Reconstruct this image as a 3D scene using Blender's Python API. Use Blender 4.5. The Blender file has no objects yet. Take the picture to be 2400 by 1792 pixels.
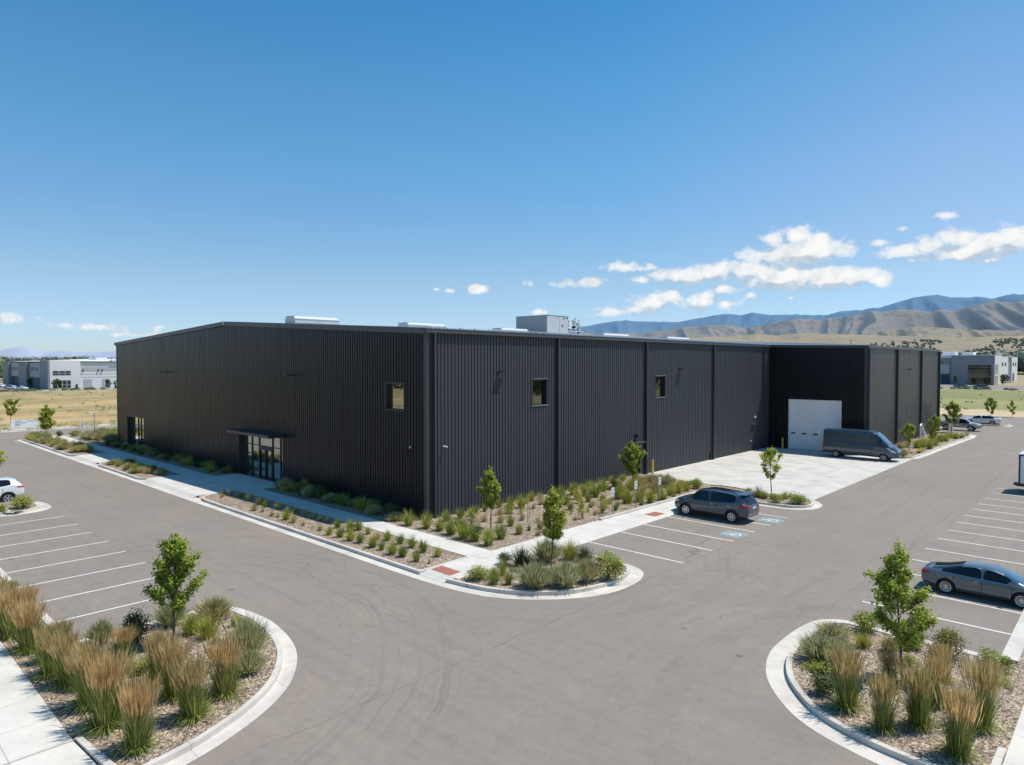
import bpy, bmesh, math, random
from mathutils import Vector, Matrix, noise
from mathutils.bvhtree import BVHTree
R = random.Random(7)
scene = bpy.context.scene
col = scene.collection
PI = math.pi

# ------------------------------------------------------------------ helpers
def tag(o, label=None, cat=None, group=None, kind=None):
    if label: o['label'] = label
    if cat: o['category'] = cat
    if group: o['group'] = group
    if kind: o['kind'] = kind
    return o

def empty(name, loc=(0, 0, 0), rz=0.0, parent=None):
    o = bpy.data.objects.new(name, None)
    o.empty_display_size = 0.3
    o.location = loc
    o.rotation_euler = (0, 0, rz)
    col.objects.link(o)
    if parent: o.parent = parent
    return o

class MB:
    """collects faces, then links them as one mesh object"""
    def __init__(s): s.v = []; s.f = []; s.m = []
    def add(s, vs, fs, mi=0):
        b = len(s.v); s.v += [tuple(v) for v in vs]
        s.f += [tuple(b + i for i in f) for f in fs]; s.m += [mi] * len(fs)
    def quad(s, a, b, c, d, mi=0): s.add([a, b, c, d], [(0, 1, 2, 3)], mi)
    def box(s, x0, x1, y0, y1, z0, z1, mi=0):
        if x0 > x1: x0, x1 = x1, x0
        if y0 > y1: y0, y1 = y1, y0
        if z0 > z1: z0, z1 = z1, z0
        v = [(x, y, z) for z in (z0, z1) for y in (y0, y1) for x in (x0, x1)]
        s.add(v, [(0, 2, 3, 1), (4, 5, 7, 6), (0, 1, 5, 4), (2, 6, 7, 3), (0, 4, 6, 2), (1, 3, 7, 5)], mi)
    def prism(s, poly, z0, z1, mi=0, bottom=False):
        n = len(poly)
        a = sum(poly[i][0] * poly[(i + 1) % n][1] - poly[(i + 1) % n][0] * poly[i][1] for i in range(n))
        if a < 0: poly = poly[::-1]
        v = [(p[0], p[1], z0) for p in poly] + [(p[0], p[1], z1) for p in poly]
        f = [tuple(range(n, 2 * n))] + [(i, (i + 1) % n, n + (i + 1) % n, n + i) for i in range(n)]
        if bottom: f.append(tuple(range(n - 1, -1, -1)))
        s.add(v, f, mi)
    def tube(s, pts, rad, n=8, mi=0, cap=True):
        pts = [Vector(p) for p in pts]
        if not isinstance(rad, (list, tuple)): rad = [rad] * len(pts)
        b = len(s.v)
        for i, p in enumerate(pts):
            d = (pts[min(i + 1, len(pts) - 1)] - pts[max(i - 1, 0)]).normalized()
            u = d.cross(Vector((0, 0, 1)))
            if u.length < 1e-3: u = Vector((1, 0, 0))
            u.normalize(); w = d.cross(u)
            for k in range(n):
                a = 2 * PI * k / n
                s.v.append(tuple(p + (u * math.cos(a) + w * math.sin(a)) * rad[i]))
        for i in range(len(pts) - 1):
            for k in range(n):
                s.f.append((b + i * n + k, b + i * n + (k + 1) % n, b + (i + 1) * n + (k + 1) % n, b + (i + 1) * n + k)); s.m.append(mi)
        if cap:
            s.f.append(tuple(b + k for k in range(n))); s.m.append(mi)
            e = b + (len(pts) - 1) * n
            s.f.append(tuple(e + n - 1 - k for k in range(n))); s.m.append(mi)
    def mesh(s, name, mats, smooth=False):
        me = bpy.data.meshes.new(name)
        me.from_pydata(s.v, [], s.f)
        for m in (mats if isinstance(mats, (list, tuple)) else [mats]): me.materials.append(m)
        me.polygons.foreach_set('material_index', s.m)
        if smooth: me.polygons.foreach_set('use_smooth', [True] * len(s.f))
        me.update()
        return me
    def build(s, name, mats, parent=None, smooth=False, loc=None):
        o = bpy.data.objects.new(name, s.mesh(name, mats, smooth))
        col.objects.link(o)
        if parent: o.parent = parent
        if loc: o.location = loc
        return o

def link(name, me, parent=None, loc=(0, 0, 0), rz=0.0, sc=None):
    o = bpy.data.objects.new(name, me); col.objects.link(o)
    o.location = loc; o.rotation_euler = (0, 0, rz)
    if sc: o.scale = sc
    if parent: o.parent = parent
    return o

def catmull(pts, n=6, closed=False):
    P = [Vector((p[0], p[1])) for p in pts]; out = []
    N = len(P); rng = range(N) if closed else range(N - 1)
    for i in rng:
        p0 = P[(i - 1) % N] if closed or i > 0 else P[0] * 2 - P[1]
        p1 = P[i]; p2 = P[(i + 1) % N]
        p3 = P[(i + 2) % N] if closed or i + 2 < N else P[-1] * 2 - P[-2]
        for k in range(n):
            t = k / n
            q = 0.5 * ((2 * p1) + (p2 - p0) * t + (2 * p0 - 5 * p1 + 4 * p2 - p3) * t * t + (3 * p1 - p0 - 3 * p2 + p3) * t ** 3)
            out.append((q.x, q.y))
    if not closed: out.append((P[-1].x, P[-1].y))
    return out

def offset(pts, d):
    """offset an open polyline to its left by d"""
    out = []
    for i, p in enumerate(pts):
        a = Vector(pts[max(i - 1, 0)]); b = Vector(pts[min(i + 1, len(pts) - 1)])
        if 0 < i < len(pts) - 1:
            t1 = (Vector(p) - a).normalized(); t2 = (b - Vector(p)).normalized()
            n1 = Vector((-t1.y, t1.x)); n2 = Vector((-t2.y, t2.x)); n = (n1 + n2)
            if n.length < 1e-4: n = n1
            n.normalize(); k = 1 / max(0.4, n.dot(n1))
            out.append((p[0] + n.x * d * k, p[1] + n.y * d * k))
        else:
            t = (b - a).normalized(); out.append((p[0] - t.y * d, p[1] + t.x * d))
    return out

def strip(mb, A, B, z0, z1, mi=0):
    """raised strip between two polylines of the same length, with side faces"""
    n = len(A)
    for i in range(n - 1):
        a, b, c, d = A[i], A[i + 1], B[i + 1], B[i]
        mb.quad((*a, z1), (*b, z1), (*c, z1), (*d, z1), mi)
        if z1 - z0 > 0.02:
            mb.quad((*a, z0), (*b, z0), (*b, z1), (*a, z1), mi)
            mb.quad((*c, z0), (*d, z0), (*d, z1), (*c, z1), mi)
    if z1 - z0 > 0.02:
        for i in (0, n - 1): mb.quad((*A[i], z0), (*B[i], z0), (*B[i], z1), (*A[i], z1), mi)

# ------------------------------------------------------------------ materials
class NT:
    def __init__(s, tree): s.t = tree; s.n = tree.nodes; s.l = tree.links
    def new(s, t, **kw):
        n = s.n.new(t)
        for k, v in kw.items(): setattr(n, k, v)
        return n
    def put(s, sock, v):
        if v is None: return
        if isinstance(v, bpy.types.NodeSocket): s.l.new(v, sock)
        else:
            if isinstance(v, (tuple, list)) and len(v) == 3 and sock.type == 'RGBA': v = (*v, 1)
            sock.default_value = v
    def math(s, op, a, b=None, c=None, clamp=False):
        n = s.new('ShaderNodeMath', operation=op, use_clamp=clamp)
        s.put(n.inputs[0], a); s.put(n.inputs[1], b); s.put(n.inputs[2], c)
        return n.outputs[0]
    def vmath(s, op, a, b=None):
        n = s.new('ShaderNodeVectorMath', operation=op)
        s.put(n.inputs[0], a); s.put(n.inputs[1], b)
        return n.outputs['Value'] if op in ('LENGTH', 'DOT_PRODUCT', 'DISTANCE') else n.outputs[0]
    def noise(s, vec, scale, detail=4, rough=.55, dist=0.0):
        n = s.new('ShaderNodeTexNoise'); s.put(n.inputs['Vector'], vec)
        n.inputs['Scale'].default_value = scale; n.inputs['Detail'].default_value = detail
        n.inputs['Roughness'].default_value = rough; n.inputs['Distortion'].default_value = dist
        return n.outputs['Fac']
    def voro(s, vec, scale, out='Color', feature='F1'):
        n = s.new('ShaderNodeTexVoronoi', feature=feature); s.put(n.inputs['Vector'], vec)
        n.inputs['Scale'].default_value = scale
        return n.outputs[out]
    def ramp(s, fac, stops, interp='LINEAR'):
        n = s.new('ShaderNodeValToRGB'); s.put(n.inputs[0], fac); r = n.color_ramp; r.interpolation = interp
        while len(r.elements) < len(stops): r.elements.new(0.5)
        for e, (p, c) in zip(r.elements, stops):
            e.position = p; e.color = (c, c, c, 1) if isinstance(c, (int, float)) else (*c, 1)
        return n.outputs[0]
    def mix(s, f, a, b, mode='MIX'):
        n = s.new('ShaderNodeMix', data_type='RGBA', blend_type=mode)
        s.put(n.inputs[0], f); s.put(n.inputs[6], a); s.put(n.inputs[7], b)
        return n.outputs[2]
    def xyz(s, v):
        n = s.new('ShaderNodeSeparateXYZ'); s.put(n.inputs[0], v); return n.outputs
    def comb(s, x, y, z):
        n = s.new('ShaderNodeCombineXYZ')
        s.put(n.inputs[0], x); s.put(n.inputs[1], y); s.put(n.inputs[2], z); return n.outputs[0]
    def scale(s, v, sx, sy, sz=1.0, rz=0.0):
        n = s.new('ShaderNodeMapping'); s.put(n.inputs[0], v)
        n.inputs['Scale'].default_value = (sx, sy, sz); n.inputs['Rotation'].default_value = (0, 0, rz)
        return n.outputs[0]
    def pos(s): return s.new('ShaderNodeNewGeometry').outputs['Position']
    def island(s): return s.new('ShaderNodeNewGeometry').outputs['Random Per Island']
    def bump(s, h, st=.3, dist=.02):
        n = s.new('ShaderNodeBump'); s.put(n.inputs['Height'], h)
        n.inputs['Strength'].default_value = st; n.inputs['Distance'].default_value = dist
        return n.outputs[0]

def mat(name, build=None, color=(.5, .5, .5), rough=.6, metal=0.0, spec=.5, **kw):
    m = bpy.data.materials.new(name); m.use_nodes = True
    t = NT(m.node_tree); p = m.node_tree.nodes['Principled BSDF']
    p.inputs['Base Color'].default_value = (*color, 1)
    p.inputs['Roughness'].default_value = rough; p.inputs['Metallic'].default_value = metal
    p.inputs['Specular IOR Level'].default_value = spec
    for k, v in kw.items(): p.inputs[k].default_value = v
    if build:
        r = build(t, p)
        if isinstance(r, dict):
            for k, v in r.items(): t.put(p.inputs[k], v)
    return m

def varied(name, c, amt=.15, sc=3.0, rough=.6, metal=0., spec=.5, bump=0.0, bsc=40, **kw):
    def b(t, p):
        P = t.pos(); n = t.noise(P, sc, 5)
        lo = tuple(x * (1 - amt) for x in c); hi = tuple(min(1, x * (1 + amt)) for x in c)
        d = {'Base Color': t.ramp(n, [(.3, lo), (.7, hi)]), 'Roughness': t.ramp(t.noise(P, sc * 2.3, 3), [(.3, max(0, rough - .06)), (.7, min(1, rough + .06))])}
        if bump: d['Normal'] = t.bump(t.noise(P, bsc, 3), bump)
        return d
    return mat(name, b, c, rough, metal, spec, **kw)

def asphalt(t, p):
    P = t.pos(); X, Y, Z = t.xyz(P)
    base = t.noise(P, .12, 5, .6, .6)
    big = t.ramp(base, [(.3, (.236, .201, .168)), (.5, (.258, .216, .179)), (.7, (.278, .228, .184))])
    warm = t.noise(P, .35, 4, .6)
    big = t.mix(t.ramp(warm, [(.52, 0.0), (.72, .22)]), big, (.275, .222, .182))
    # drive streaks along the lanes
    sx = t.noise(t.scale(P, .10, 2.2), 1.0, 5, .65, .3)
    sy = t.noise(t.scale(P, 2.2, .10), 1.0, 5, .65, .3)
    ms = t.ramp(Y, [(0, 0), (1, 1)])
    lane = t.math('MULTIPLY_ADD', t.math('SUBTRACT', Y, 18.0), .12, .5, clamp=True)
    st = t.mix(lane, sx, sy)
    # tyre arcs round both kerb ends
    def arcs(cx, cy, r0, r1, seed):
        d = t.vmath('DISTANCE', P, (cx, cy, 0))
        w = t.noise(P, .25, 3, .5)
        rr = t.math('ADD', d, t.math('MULTIPLY', w, 1.2))
        n = t.noise(t.comb(t.math('MULTIPLY', rr, 1.0), seed, 0), 1.6, 4, .75)
        a = t.ramp(n, [(.34, 1.0), (.50, 0.0), (.56, 0.0), (.72, .7)])
        lo = t.math('SMOOTH_MIN', 1.0, t.math('MULTIPLY', t.math('SUBTRACT', d, r0), .6, clamp=True), .01)
        hi = t.math('MULTIPLY', t.math('SUBTRACT', r1, d), .25, clamp=True)
        patch = t.ramp(t.noise(P, .3, 3, .6), [(.42, 0.15), (.62, 1.0)])
        return t.math('MULTIPLY', t.math('MULTIPLY', a, t.math('MULTIPLY', lo, hi, clamp=True)), patch)
    a1 = arcs(-24, 4, 9.0, 17, 3.1); a2 = arcs(1.5, 20, 10.0, 18.5, 9.7); a3 = arcs(-21.5, 24.5, 7.2, 12.5, 5.3)
    arc = t.math('MAXIMUM', t.math('MAXIMUM', a1, a2), a3)
    c = t.mix(t.math('MULTIPLY', t.ramp(st, [(.3, .75), (.5, 0.0)]), .30), big, (.13, .125, .122))
    c = t.mix(t.math('MULTIPLY', t.ramp(st, [(.55, 0.0), (.75, .6)]), .30), c, (.33, .285, .245))
    c = t.mix(t.math('MULTIPLY', arc, .60), c, (.135, .12, .105))
    fine = t.noise(P, 28, 3, .8)
    c = t.mix(.28, c, t.mix(1.0, c, t.ramp(fine, [(.25, .45), (.75, 1.5)]), 'MULTIPLY'))
    mid = t.noise(P, 3.2, 5, .7)
    c = t.mix(.5, c, t.mix(1.0, c, t.ramp(mid, [(.25, .8), (.75, 1.2)]), 'MULTIPLY'))
    # paving seams (thin sealed cold joints) in world metres
    def seam(coord, other, at, o0, o1, w=.022):
        wob = t.noise(t.comb(t.math('MULTIPLY', other, .5), at, 0), 1.0, 5, .7)
        d = t.math('ABSOLUTE', t.math('SUBTRACT', t.math('ADD', coord, t.math('MULTIPLY', t.math('SUBTRACT', wob, .5), .5)), at))
        k = t.math('LESS_THAN', d, w)
        k = t.math('MULTIPLY', k, t.math('MULTIPLY', t.math('GREATER_THAN', other, o0), t.math('LESS_THAN', other, o1)))
        dn = t.ramp(t.noise(t.comb(other, at, 0), .8, 3), [(.35, .25), (.6, .8)])
        return t.math('MULTIPLY', k, dn)
    ks = [seam(X, Y, -8.25, 24, 100, .016), seam(X, Y, -14.9, 5, 100, .016), seam(Y, X, 14.4, -60, -16, .008), seam(Y, X, 28.9, -15, -8, .010)]
    k = ks[0]
    for q in ks[1:]: k = t.math('MAXIMUM', k, q)
    c = t.mix(t.math('MULTIPLY', k, .7), c, (.07, .068, .068))
    # hairline cracking and worn patches
    vd = t.voro(t.vmath('ADD', P, t.comb(t.math('MULTIPLY', t.noise(P, .9, 4), 1.6), t.math('MULTIPLY', t.noise(t.vmath('ADD', P, (5, 2, 1)), .9, 4), 1.6), 0)), .21, 'Distance', 'DISTANCE_TO_EDGE')
    ck = t.math('MULTIPLY', t.math('LESS_THAN', vd, .0022), t.ramp(t.noise(P, .11, 3), [(.48, 0.), (.6, .55)]))
    c = t.mix(ck, c, (.10, .092, .085))
    wp = t.noise(P, .55, 6, .72, .8)
    c = t.mix(t.ramp(wp, [(.30, .32), (.46, 0.)]), c, (.17, .148, .128)); c = t.mix(t.ramp(wp, [(.56, 0.), (.72, .30)]), c, (.33, .29, .25))
    # oil spots
    v = t.voro(P, .38, 'Distance'); 
    sp = t.ramp(t.math('ADD', v, t.math('MULTIPLY', t.noise(P, 5, 3), .05)), [(.0, .0), (.055, 1.0), (.07, 0.0)], 'LINEAR')
    sp = t.ramp(t.math('ADD', v, t.math('MULTIPLY', t.noise(P, 4, 3), .12)), [(.09, .55), (.12, 0.0)])
    c = t.mix(sp, c, (.09, .085, .08))
    return {'Base Color': c, 'Roughness': .9, 'Normal': t.bump(fine, .25, .01)}

def concrete_fn(base, joint=0.0, stains=.25, jx=True, jy=True, streak=0.0):
    def b(t, p):
        P = t.pos(); X, Y, Z = t.xyz(P)
        n = t.noise(P, .7, 6, .6); n2 = t.noise(P, 9, 4, .7)
        lo = tuple(x * (1 - stains) for x in base); hi = tuple(min(.9, x * 1.06) for x in base)
        c = t.ramp(n, [(.3, lo), (.55, base), (.75, hi)])
        c = t.mix(.35, c, t.mix(1.0, c, t.ramp(n2, [(.3, .82), (.7, 1.12)]), 'MULTIPLY'))
        if streak:
            s = t.noise(t.scale(P, .16, 1.6, 1, .12), 1.0, 5, .7, .6)
            c = t.mix(t.math('MULTIPLY', t.ramp(s, [(.52, 0.), (.68, 1.)]), streak), c, tuple(x * .5 for x in base))
        if joint:
            k = None
            for ax, on in ((X, jx), (Y, jy)):
                if not on: continue
                fr = t.math('ABSOLUTE', t.math('SUBTRACT', t.math('FRACT', t.math('DIVIDE', ax, joint)), .5))
                q = t.math('GREATER_THAN', fr, .5 - .011 / joint)
                k = q if k is None else t.math('MAXIMUM', k, q)
            c = t.mix(t.math('MULTIPLY', k, .55), c, tuple(x * .3 for x in base))
        return {'Base Color': c, 'Roughness': .85, 'Normal': t.bump(n2, .12, .01)}
    return b

def mulch_fn(t, p):
    P = t.pos()
    P2 = t.vmath('ADD', P, t.comb(t.math('MULTIPLY', t.noise(P, 6, 2), .2), t.math('MULTIPLY', t.noise(t.vmath('ADD', P, (7, 3, 1)), 6, 2), .2), 0))
    v1 = t.voro(t.scale(P2, 1.0, .40, 1, .7), 40); v2 = t.voro(t.scale(P2, .42, 1.0, 1, -.5), 33)
    a = t.xyz(v1)[0]; b_ = t.xyz(v2)[1]
    m = t.math('MULTIPLY_ADD', a, .55, t.math('MULTIPLY', b_, .45))
    c = t.ramp(m, [(.12, (.05, .035, .026)), (.33, (.18, .132, .10)), (.52, (.35, .275, .21)), (.72, (.53, .43, .33)), (.92, (.78, .67, .53))])
    big = t.noise(P, .9, 4, .6)
    c = t.mix(.7, c, t.mix(1.0, c, t.ramp(big, [(.3, (.72, .66, .62)), (.7, (1.25, 1.2, 1.1))]), 'MULTIPLY'))
    return {'Base Color': c, 'Roughness': .95, 'Normal': t.bump(m, .9, .035)}

def field_fn(t, p):
    P = t.pos(); X, Y, Z = t.xyz(P)
    n1 = t.noise(t.scale(P, .6, 1.3), .018, 5, .6); n2 = t.noise(P, .14, 6, .7); n3 = t.noise(P, 1.6, 4, .7)
    bandx = t.math('MULTIPLY', t.math('SUBTRACT', -128.0, X), .0022)
    n1 = t.math('ADD', t.math('MULTIPLY_ADD', t.math('SUBTRACT', t.noise(t.scale(P, 1.7, .55, 1, .15), .026, 7, .66), .5), 2.5, .46), bandx)
    c = t.ramp(n1, [(.20, (.52, .37, .18)), (.40, (.42, .275, .105)), (.50, (.35, .235, .085)), (.60, (.20, .18, .065)), (.68, (.34, .235, .09)), (.80, (.18, .175, .07)), (.95, (.32, .26, .12))])
    c = t.mix(t.ramp(n2, [(.42, 0.), (.62, .7)]), c, (.52, .38, .18))
    c = t.mix(t.ramp(n2, [(.28, .6), (.4, 0.)]), c, (.17, .16, .07))
    # right-hand lot: green meadow then pale cut strip nearest the car park
    g = t.math('MULTIPLY', t.math('GREATER_THAN', X, -120), t.math('GREATER_THAN', Y, 120))
    wob = t.math('MULTIPLY', t.math('SUBTRACT', t.noise(P, .03, 3), .5), 60)
    yy = t.math('ADD', Y, wob)
    rr = t.ramp(t.math('DIVIDE', yy, 400.0), [(.36, (.56, .42, .25)), (.405, (.50, .38, .22)), (.415, (.25, .245, .09)), (.50, (.30, .27, .10)), (.53, (.22, .215, .07)), (.70, (.24, .235, .08)), (.76, (.34, .27, .15))])
    rr = t.mix(.8, rr, t.mix(1.0, rr, t.ramp(n2, [(.25, .7), (.75, 1.3)]), 'MULTIPLY'))
    c = t.mix(g, c, rr)
    c = t.mix(.7, c, t.mix(1.0, c, t.ramp(n3, [(.25, .5), (.75, 1.4)]), 'MULTIPLY'))
    return {'Base Color': c, 'Roughness': .95}

def wall_fn(base, rough=.4):
    def b(t, p):
        P = t.pos(); n = t.noise(t.scale(P, 1, 1, .12), 1.2, 5, .6); 
        X, Y, Z = t.xyz(P)
        col_ = t.ramp(n, [(.3, tuple(x * .96 for x in base)), (.7, tuple(x * 1.05 for x in base))])
        dust = t.math('MULTIPLY', t.math('SUBTRACT', 1.0, t.math('DIVIDE', Z, 1.4), clamp=True), t.ramp(t.noise(P, 2, 4), [(.3, .1), (.7, .8)]))
        col_ = t.mix(t.math('MULTIPLY', dust, .35), col_, (.09, .08, .068))
        return {'Base Color': col_, 'Roughness': t.ramp(n, [(.3, rough - .05), (.7, rough + .06)])}
    return b

def leaf_mat(name, stops, trans=.3, rough=.55):
    m = bpy.data.materials.new(name); m.use_nodes = True; t = NT(m.node_tree); nt = m.node_tree
    p = nt.nodes['Principled BSDF']; out = nt.nodes['Material Output']
    r = t.island(); oi = t.new('ShaderNodeObjectInfo').outputs['Random']
    c = t.ramp(r, stops)
    big = t.ramp(oi, [(0, (.85, .9, .8)), (.5, (1, 1, 1)), (1, (1.15, 1.08, 1.05))])
    c = t.mix(1.0, c, big, 'MULTIPLY')
    cl = t.ramp(t.noise(t.pos(), 3.0, 2), [(.3, .75), (.7, 1.2)])
    c = t.mix(1.0, c, cl, 'MULTIPLY')
    t.put(p.inputs['Base Color'], c); p.inputs['Roughness'].default_value = rough; p.inputs['Specular IOR Level'].default_value = .35
    tr = t.new('ShaderNodeBsdfTranslucent'); t.put(tr.inputs[0], c)
    mx = t.new('ShaderNodeMixShader'); mx.inputs[0].default_value = trans
    nt.links.new(p.outputs[0], mx.inputs[1]); nt.links.new(tr.outputs[0], mx.inputs[2]); nt.links.new(mx.outputs[0], out.inputs[0])
    return m

def reflect_glass(name, tint=(.02, .025, .025), refl=.35):
    """coated glass: a clear reflecting layer over a dark interior"""
    m = bpy.data.materials.new(name); m.use_nodes = True; t = NT(m.node_tree); nt = m.node_tree
    p = nt.nodes['Principled BSDF']; p.inputs['Base Color'].default_value = (*tint, 1); p.inputs['Roughness'].default_value = .05
    g = t.new('ShaderNodeBsdfGlossy'); g.inputs['Roughness'].default_value = .015; g.inputs['Color'].default_value = (.86, .9, .86, 1)
    wob = t.noise(t.pos(), .8, 2)
    n = t.bump(wob, .02, .05); nt.links.new(n, g.inputs['Normal'])
    mx = t.new('ShaderNodeMixShader'); fr = t.new('ShaderNodeFresnel'); fr.inputs[0].default_value = 1.5
    f = t.math('MAXIMUM', t.math('ADD', fr.outputs[0], refl - .04), refl, clamp=True)
    nt.links.new(f, mx.inputs[0]); nt.links.new(p.outputs[0], mx.inputs[1]); nt.links.new(g.outputs[0], mx.inputs[2])
    nt.links.new(mx.outputs[0], nt.nodes['Material Output'].inputs[0])
    return m

def car_paint(name, c, metal=.5, rough=.28):
    return mat(name, None, c, rough, metal, .5, **{'Coat Weight': 1.0, 'Coat Roughness': .05})

M = {
 'asphalt': mat('asphalt', asphalt), 'walk': mat('walk_concrete', concrete_fn((.66, .615, .55), 1.52, .16)),
 'gutter': mat('gutter_concrete', concrete_fn((.65, .595, .52), 3.05, .26)), 'curb': mat('curb_concrete', concrete_fn((.62, .57, .505), 3.05, .24)),
 'apron': mat('apron_concrete', concrete_fn((.61, .57, .51), 4.5, .22, streak=.5)),
 'mulch': mat('wood_mulch', mulch_fn), 'field': mat('field_grass', field_fn),
 'paint': varied('line_paint', (.72, .71, .68), .12, 6, .7), 
 'blue': varied('ada_blue', (.25, .30, .30), .22, 5, .85),
 'brick': varied('truncated_dome_red', (.36, .135, .10), .15, 8, .8, bump=.8, bsc=14),
 'wall': mat('black_metal_panel', wall_fn((.060, .064, .072), .5), metal=0.0, spec=.18), 'walls': mat('black_metal_panel_wing', wall_fn((.055, .056, .06), .36), spec=.38), 'wall_shaded': mat('black_metal_panel_shaded', wall_fn((.014, .015, .018), .28), spec=.23),  # gable and wing front: same paint, their shade put into a darker copy
 'trim': mat('black_trim', wall_fn((.040, .042, .046), .38)), 'fascia': mat('charcoal_fascia', wall_fn((.06, .063, .07), .42)),
 'roof': varied('galvalume_roof', (.55, .57, .60), .1, 1.5, .35, .5), 
 'hvac': varied('hvac_grey', (.30, .32, .33), .08, 2, .5), 'hvac_lt': varied('hvac_light', (.52, .53, .53), .08, 2, .5),
 'skylt': varied('white_metal', (.58, .60, .63), .06, 2, .4), 'frame': mat('dark_frame', None, (.02, .02, .021), .35),
 'glass': reflect_glass('coated_glass', refl=.32), 'glassD': reflect_glass('dark_coated_glass', (.008, .012, .008), .09), 'glassL': reflect_glass('store_glass', (.02, .028, .026), .52),
 'sill': mat('light_sill', None, (.22, .23, .23), .4), 'white': varied('white_panel', (.80, .82, .83), .04, 1.5, .4),
 'yellow': varied('yellow_paint', (.70, .45, .06), .1, 3, .45), 'camwhite': mat('white_plastic', None, (.75, .75, .75), .35),
 'black': mat('black_plastic', None, (.015, .015, .016), .45), 'post': varied('galv_post', (.36, .37, .37), .1, 4, .45, .5),
 'sign': mat('sign_white', None, (.72, .73, .74), .4), 'signdark': mat('sign_dark', None, (.12, .14, .17), .5),
 'bark': varied('young_bark', (.14, .105, .08), .3, 18, .9), 'stake': varied('brown_stem', (.12, .08, .05), .2, 10, .9),
 'blade': leaf_mat('grass_blade', [(0, (.14, .19, .035)), (.6, (.28, .34, .07)), (1, (.52, .50, .16))], .4),
 'plume': leaf_mat('seed_plume', [(0, (.50, .36, .16)), (.5, (.74, .56, .27)), (1, (.86, .72, .42))], .5, .8),
 'lime': leaf_mat('lime_blade', [(0, (.24, .27, .04)), (.6, (.46, .47, .09)), (1, (.66, .61, .18))]),
 'sage': leaf_mat('sage_leaf', [(0, (.27, .28, .13)), (.6, (.50, .49, .25)), (1, (.70, .66, .38))], .4),
 'tan': leaf_mat('tan_blade', [(0, (.32, .27, .12)), (.6, (.54, .46, .22)), (1, (.72, .62, .36))], .35),
 'leafy': leaf_mat('shrub_leaf', [(0, (.18, .22, .035)), (.6, (.36, .40, .075)), (1, (.56, .57, .14))]),
 'darkleaf': leaf_mat('dark_shrub_leaf', [(0, (.05, .075, .02)), (.6, (.11, .15, .04)), (1, (.22, .24, .07))]),
 'rust': leaf_mat('rust_shrub_leaf', [(0, (.13, .14, .03)), (.6, (.26, .27, .06)), (1, (.38, .20, .08))]),
 'maple': leaf_mat('maple_leaf', [(0, (.19, .24, .03)), (.5, (.38, .45, .06)), (1, (.60, .64, .12))], .5),
 'maple2': leaf_mat('lime_maple_leaf', [(0, (.24, .25, .03)), (.5, (.45, .47, .06)), (1, (.64, .64, .13))], .45),
 'far': leaf_mat('far_tree_leaf', [(0, (.05, .08, .03)), (.5, (.10, .14, .05)), (1, (.18, .22, .08))], .15),
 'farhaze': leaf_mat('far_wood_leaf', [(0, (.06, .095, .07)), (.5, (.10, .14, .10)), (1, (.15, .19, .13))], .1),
}

# ------------------------------------------------------------------ site (ground, paving, kerbs)
def structure(o): o['kind'] = 'structure'; return o
def flat(name, rects, z, m):
    mb = MB()
    for r in rects:
        if len(r) == 4 and not isinstance(r[0], tuple):
            x0, x1, y0, y1 = r; mb.quad((x0, y0, z), (x1, y0, z), (x1, y1, z), (x0, y1, z))
        else: mb.add([(p[0], p[1], z) for p in r], [tuple(range(len(r)))])
    return structure(mb.build(name, m))
def slab(name, polys, z0, z1, m):
    mb = MB()
    for p in polys:
        if len(p) == 4 and not isinstance(p[0], tuple):
            x0, x1, y0, y1 = p; p = [(x0, y0), (x1, y0), (x1, y1), (x0, y1)]
        mb.prism(p, z0, z1)
    return structure(mb.build(name, m))

XW, YG = -29.6, 24.4          # long wall plane x, gable wall plane y
flat('ground', [(-9000, 9000, -6000, 12000)], -.03, M['field'])
flat('asphalt_lot', [(-98.7, 6, -40, 17.8), (-22.3, 6, 17.8, 142), (-62, -22.3, 104.5, 142)], 0.0, M['asphalt'])
flat('road', [(-109.5, -98.7, -120, 320)], 0.0, M['asphalt'])
C15 = .15
# gutter pans
def arc_path(pts, n=5): return catmull(pts, n)
gut = MB()
# along the gable-side planters and round the corner island
g_out = [(-96.5, 17.2), (-95, 17.52), (-80, 17.52), (-60, 17.55), (-40, 17.55), (-24, 17.56)] + arc_path([(-22.0, 17.6), (-20.4, 17.68), (-19.2, 17.87), (-18.2, 18.16), (-17.2, 18.78), (-16.2, 19.7), (-15.42, 20.85), (-15.07, 21.9), (-15.0, 23.1), (-15.2, 24.15), (-15.62, 24.9), (-16.3, 25.32), (-17.2, 25.42), (-20.4, 25.42)])
g_in = offset(g_out, .75)
strip(gut, g_out, g_in, 0, .006)
# left front island
P7G = arc_path([(-25.1, 5.9), (-25.1, 8), (-25.05, 10.3), (-24.5, 10.85), (-23.8, 11.06), (-22.4, 11.2), (-21.1, 11.07), (-19.8, 10.77), (-18.7, 10.3), (-17.6, 9.54), (-16.85, 8.75), (-16.3, 7.9), (-15.88, 7.0), (-15.6, 6.2), (-15.4, 5.2), (-15.25, 3.8), (-15.2, 0), (-15.2, -8)])
strip(gut, P7G, offset(P7G, -.8), 0, .006)
P8G = arc_path([(-2.9, 25.06), (-5, 25.05), (-7.1, 25.1), (-7.8, 24.85), (-8.22, 24.3), (-8.4, 23.3), (-8.43, 22.0), (-8.37, 20.86), (-8.1, 19.78), (-7.68, 18.85), (-7.1, 18.05), (-6.4, 17.35), (-5.6, 16.87), (-4.7, 16.58), (-4.0, 16.45), (-3, 16.37), (0, 16.33), (6, 16.3)])
strip(gut, P8G, offset(P8G, .8), 0, .006)
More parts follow.
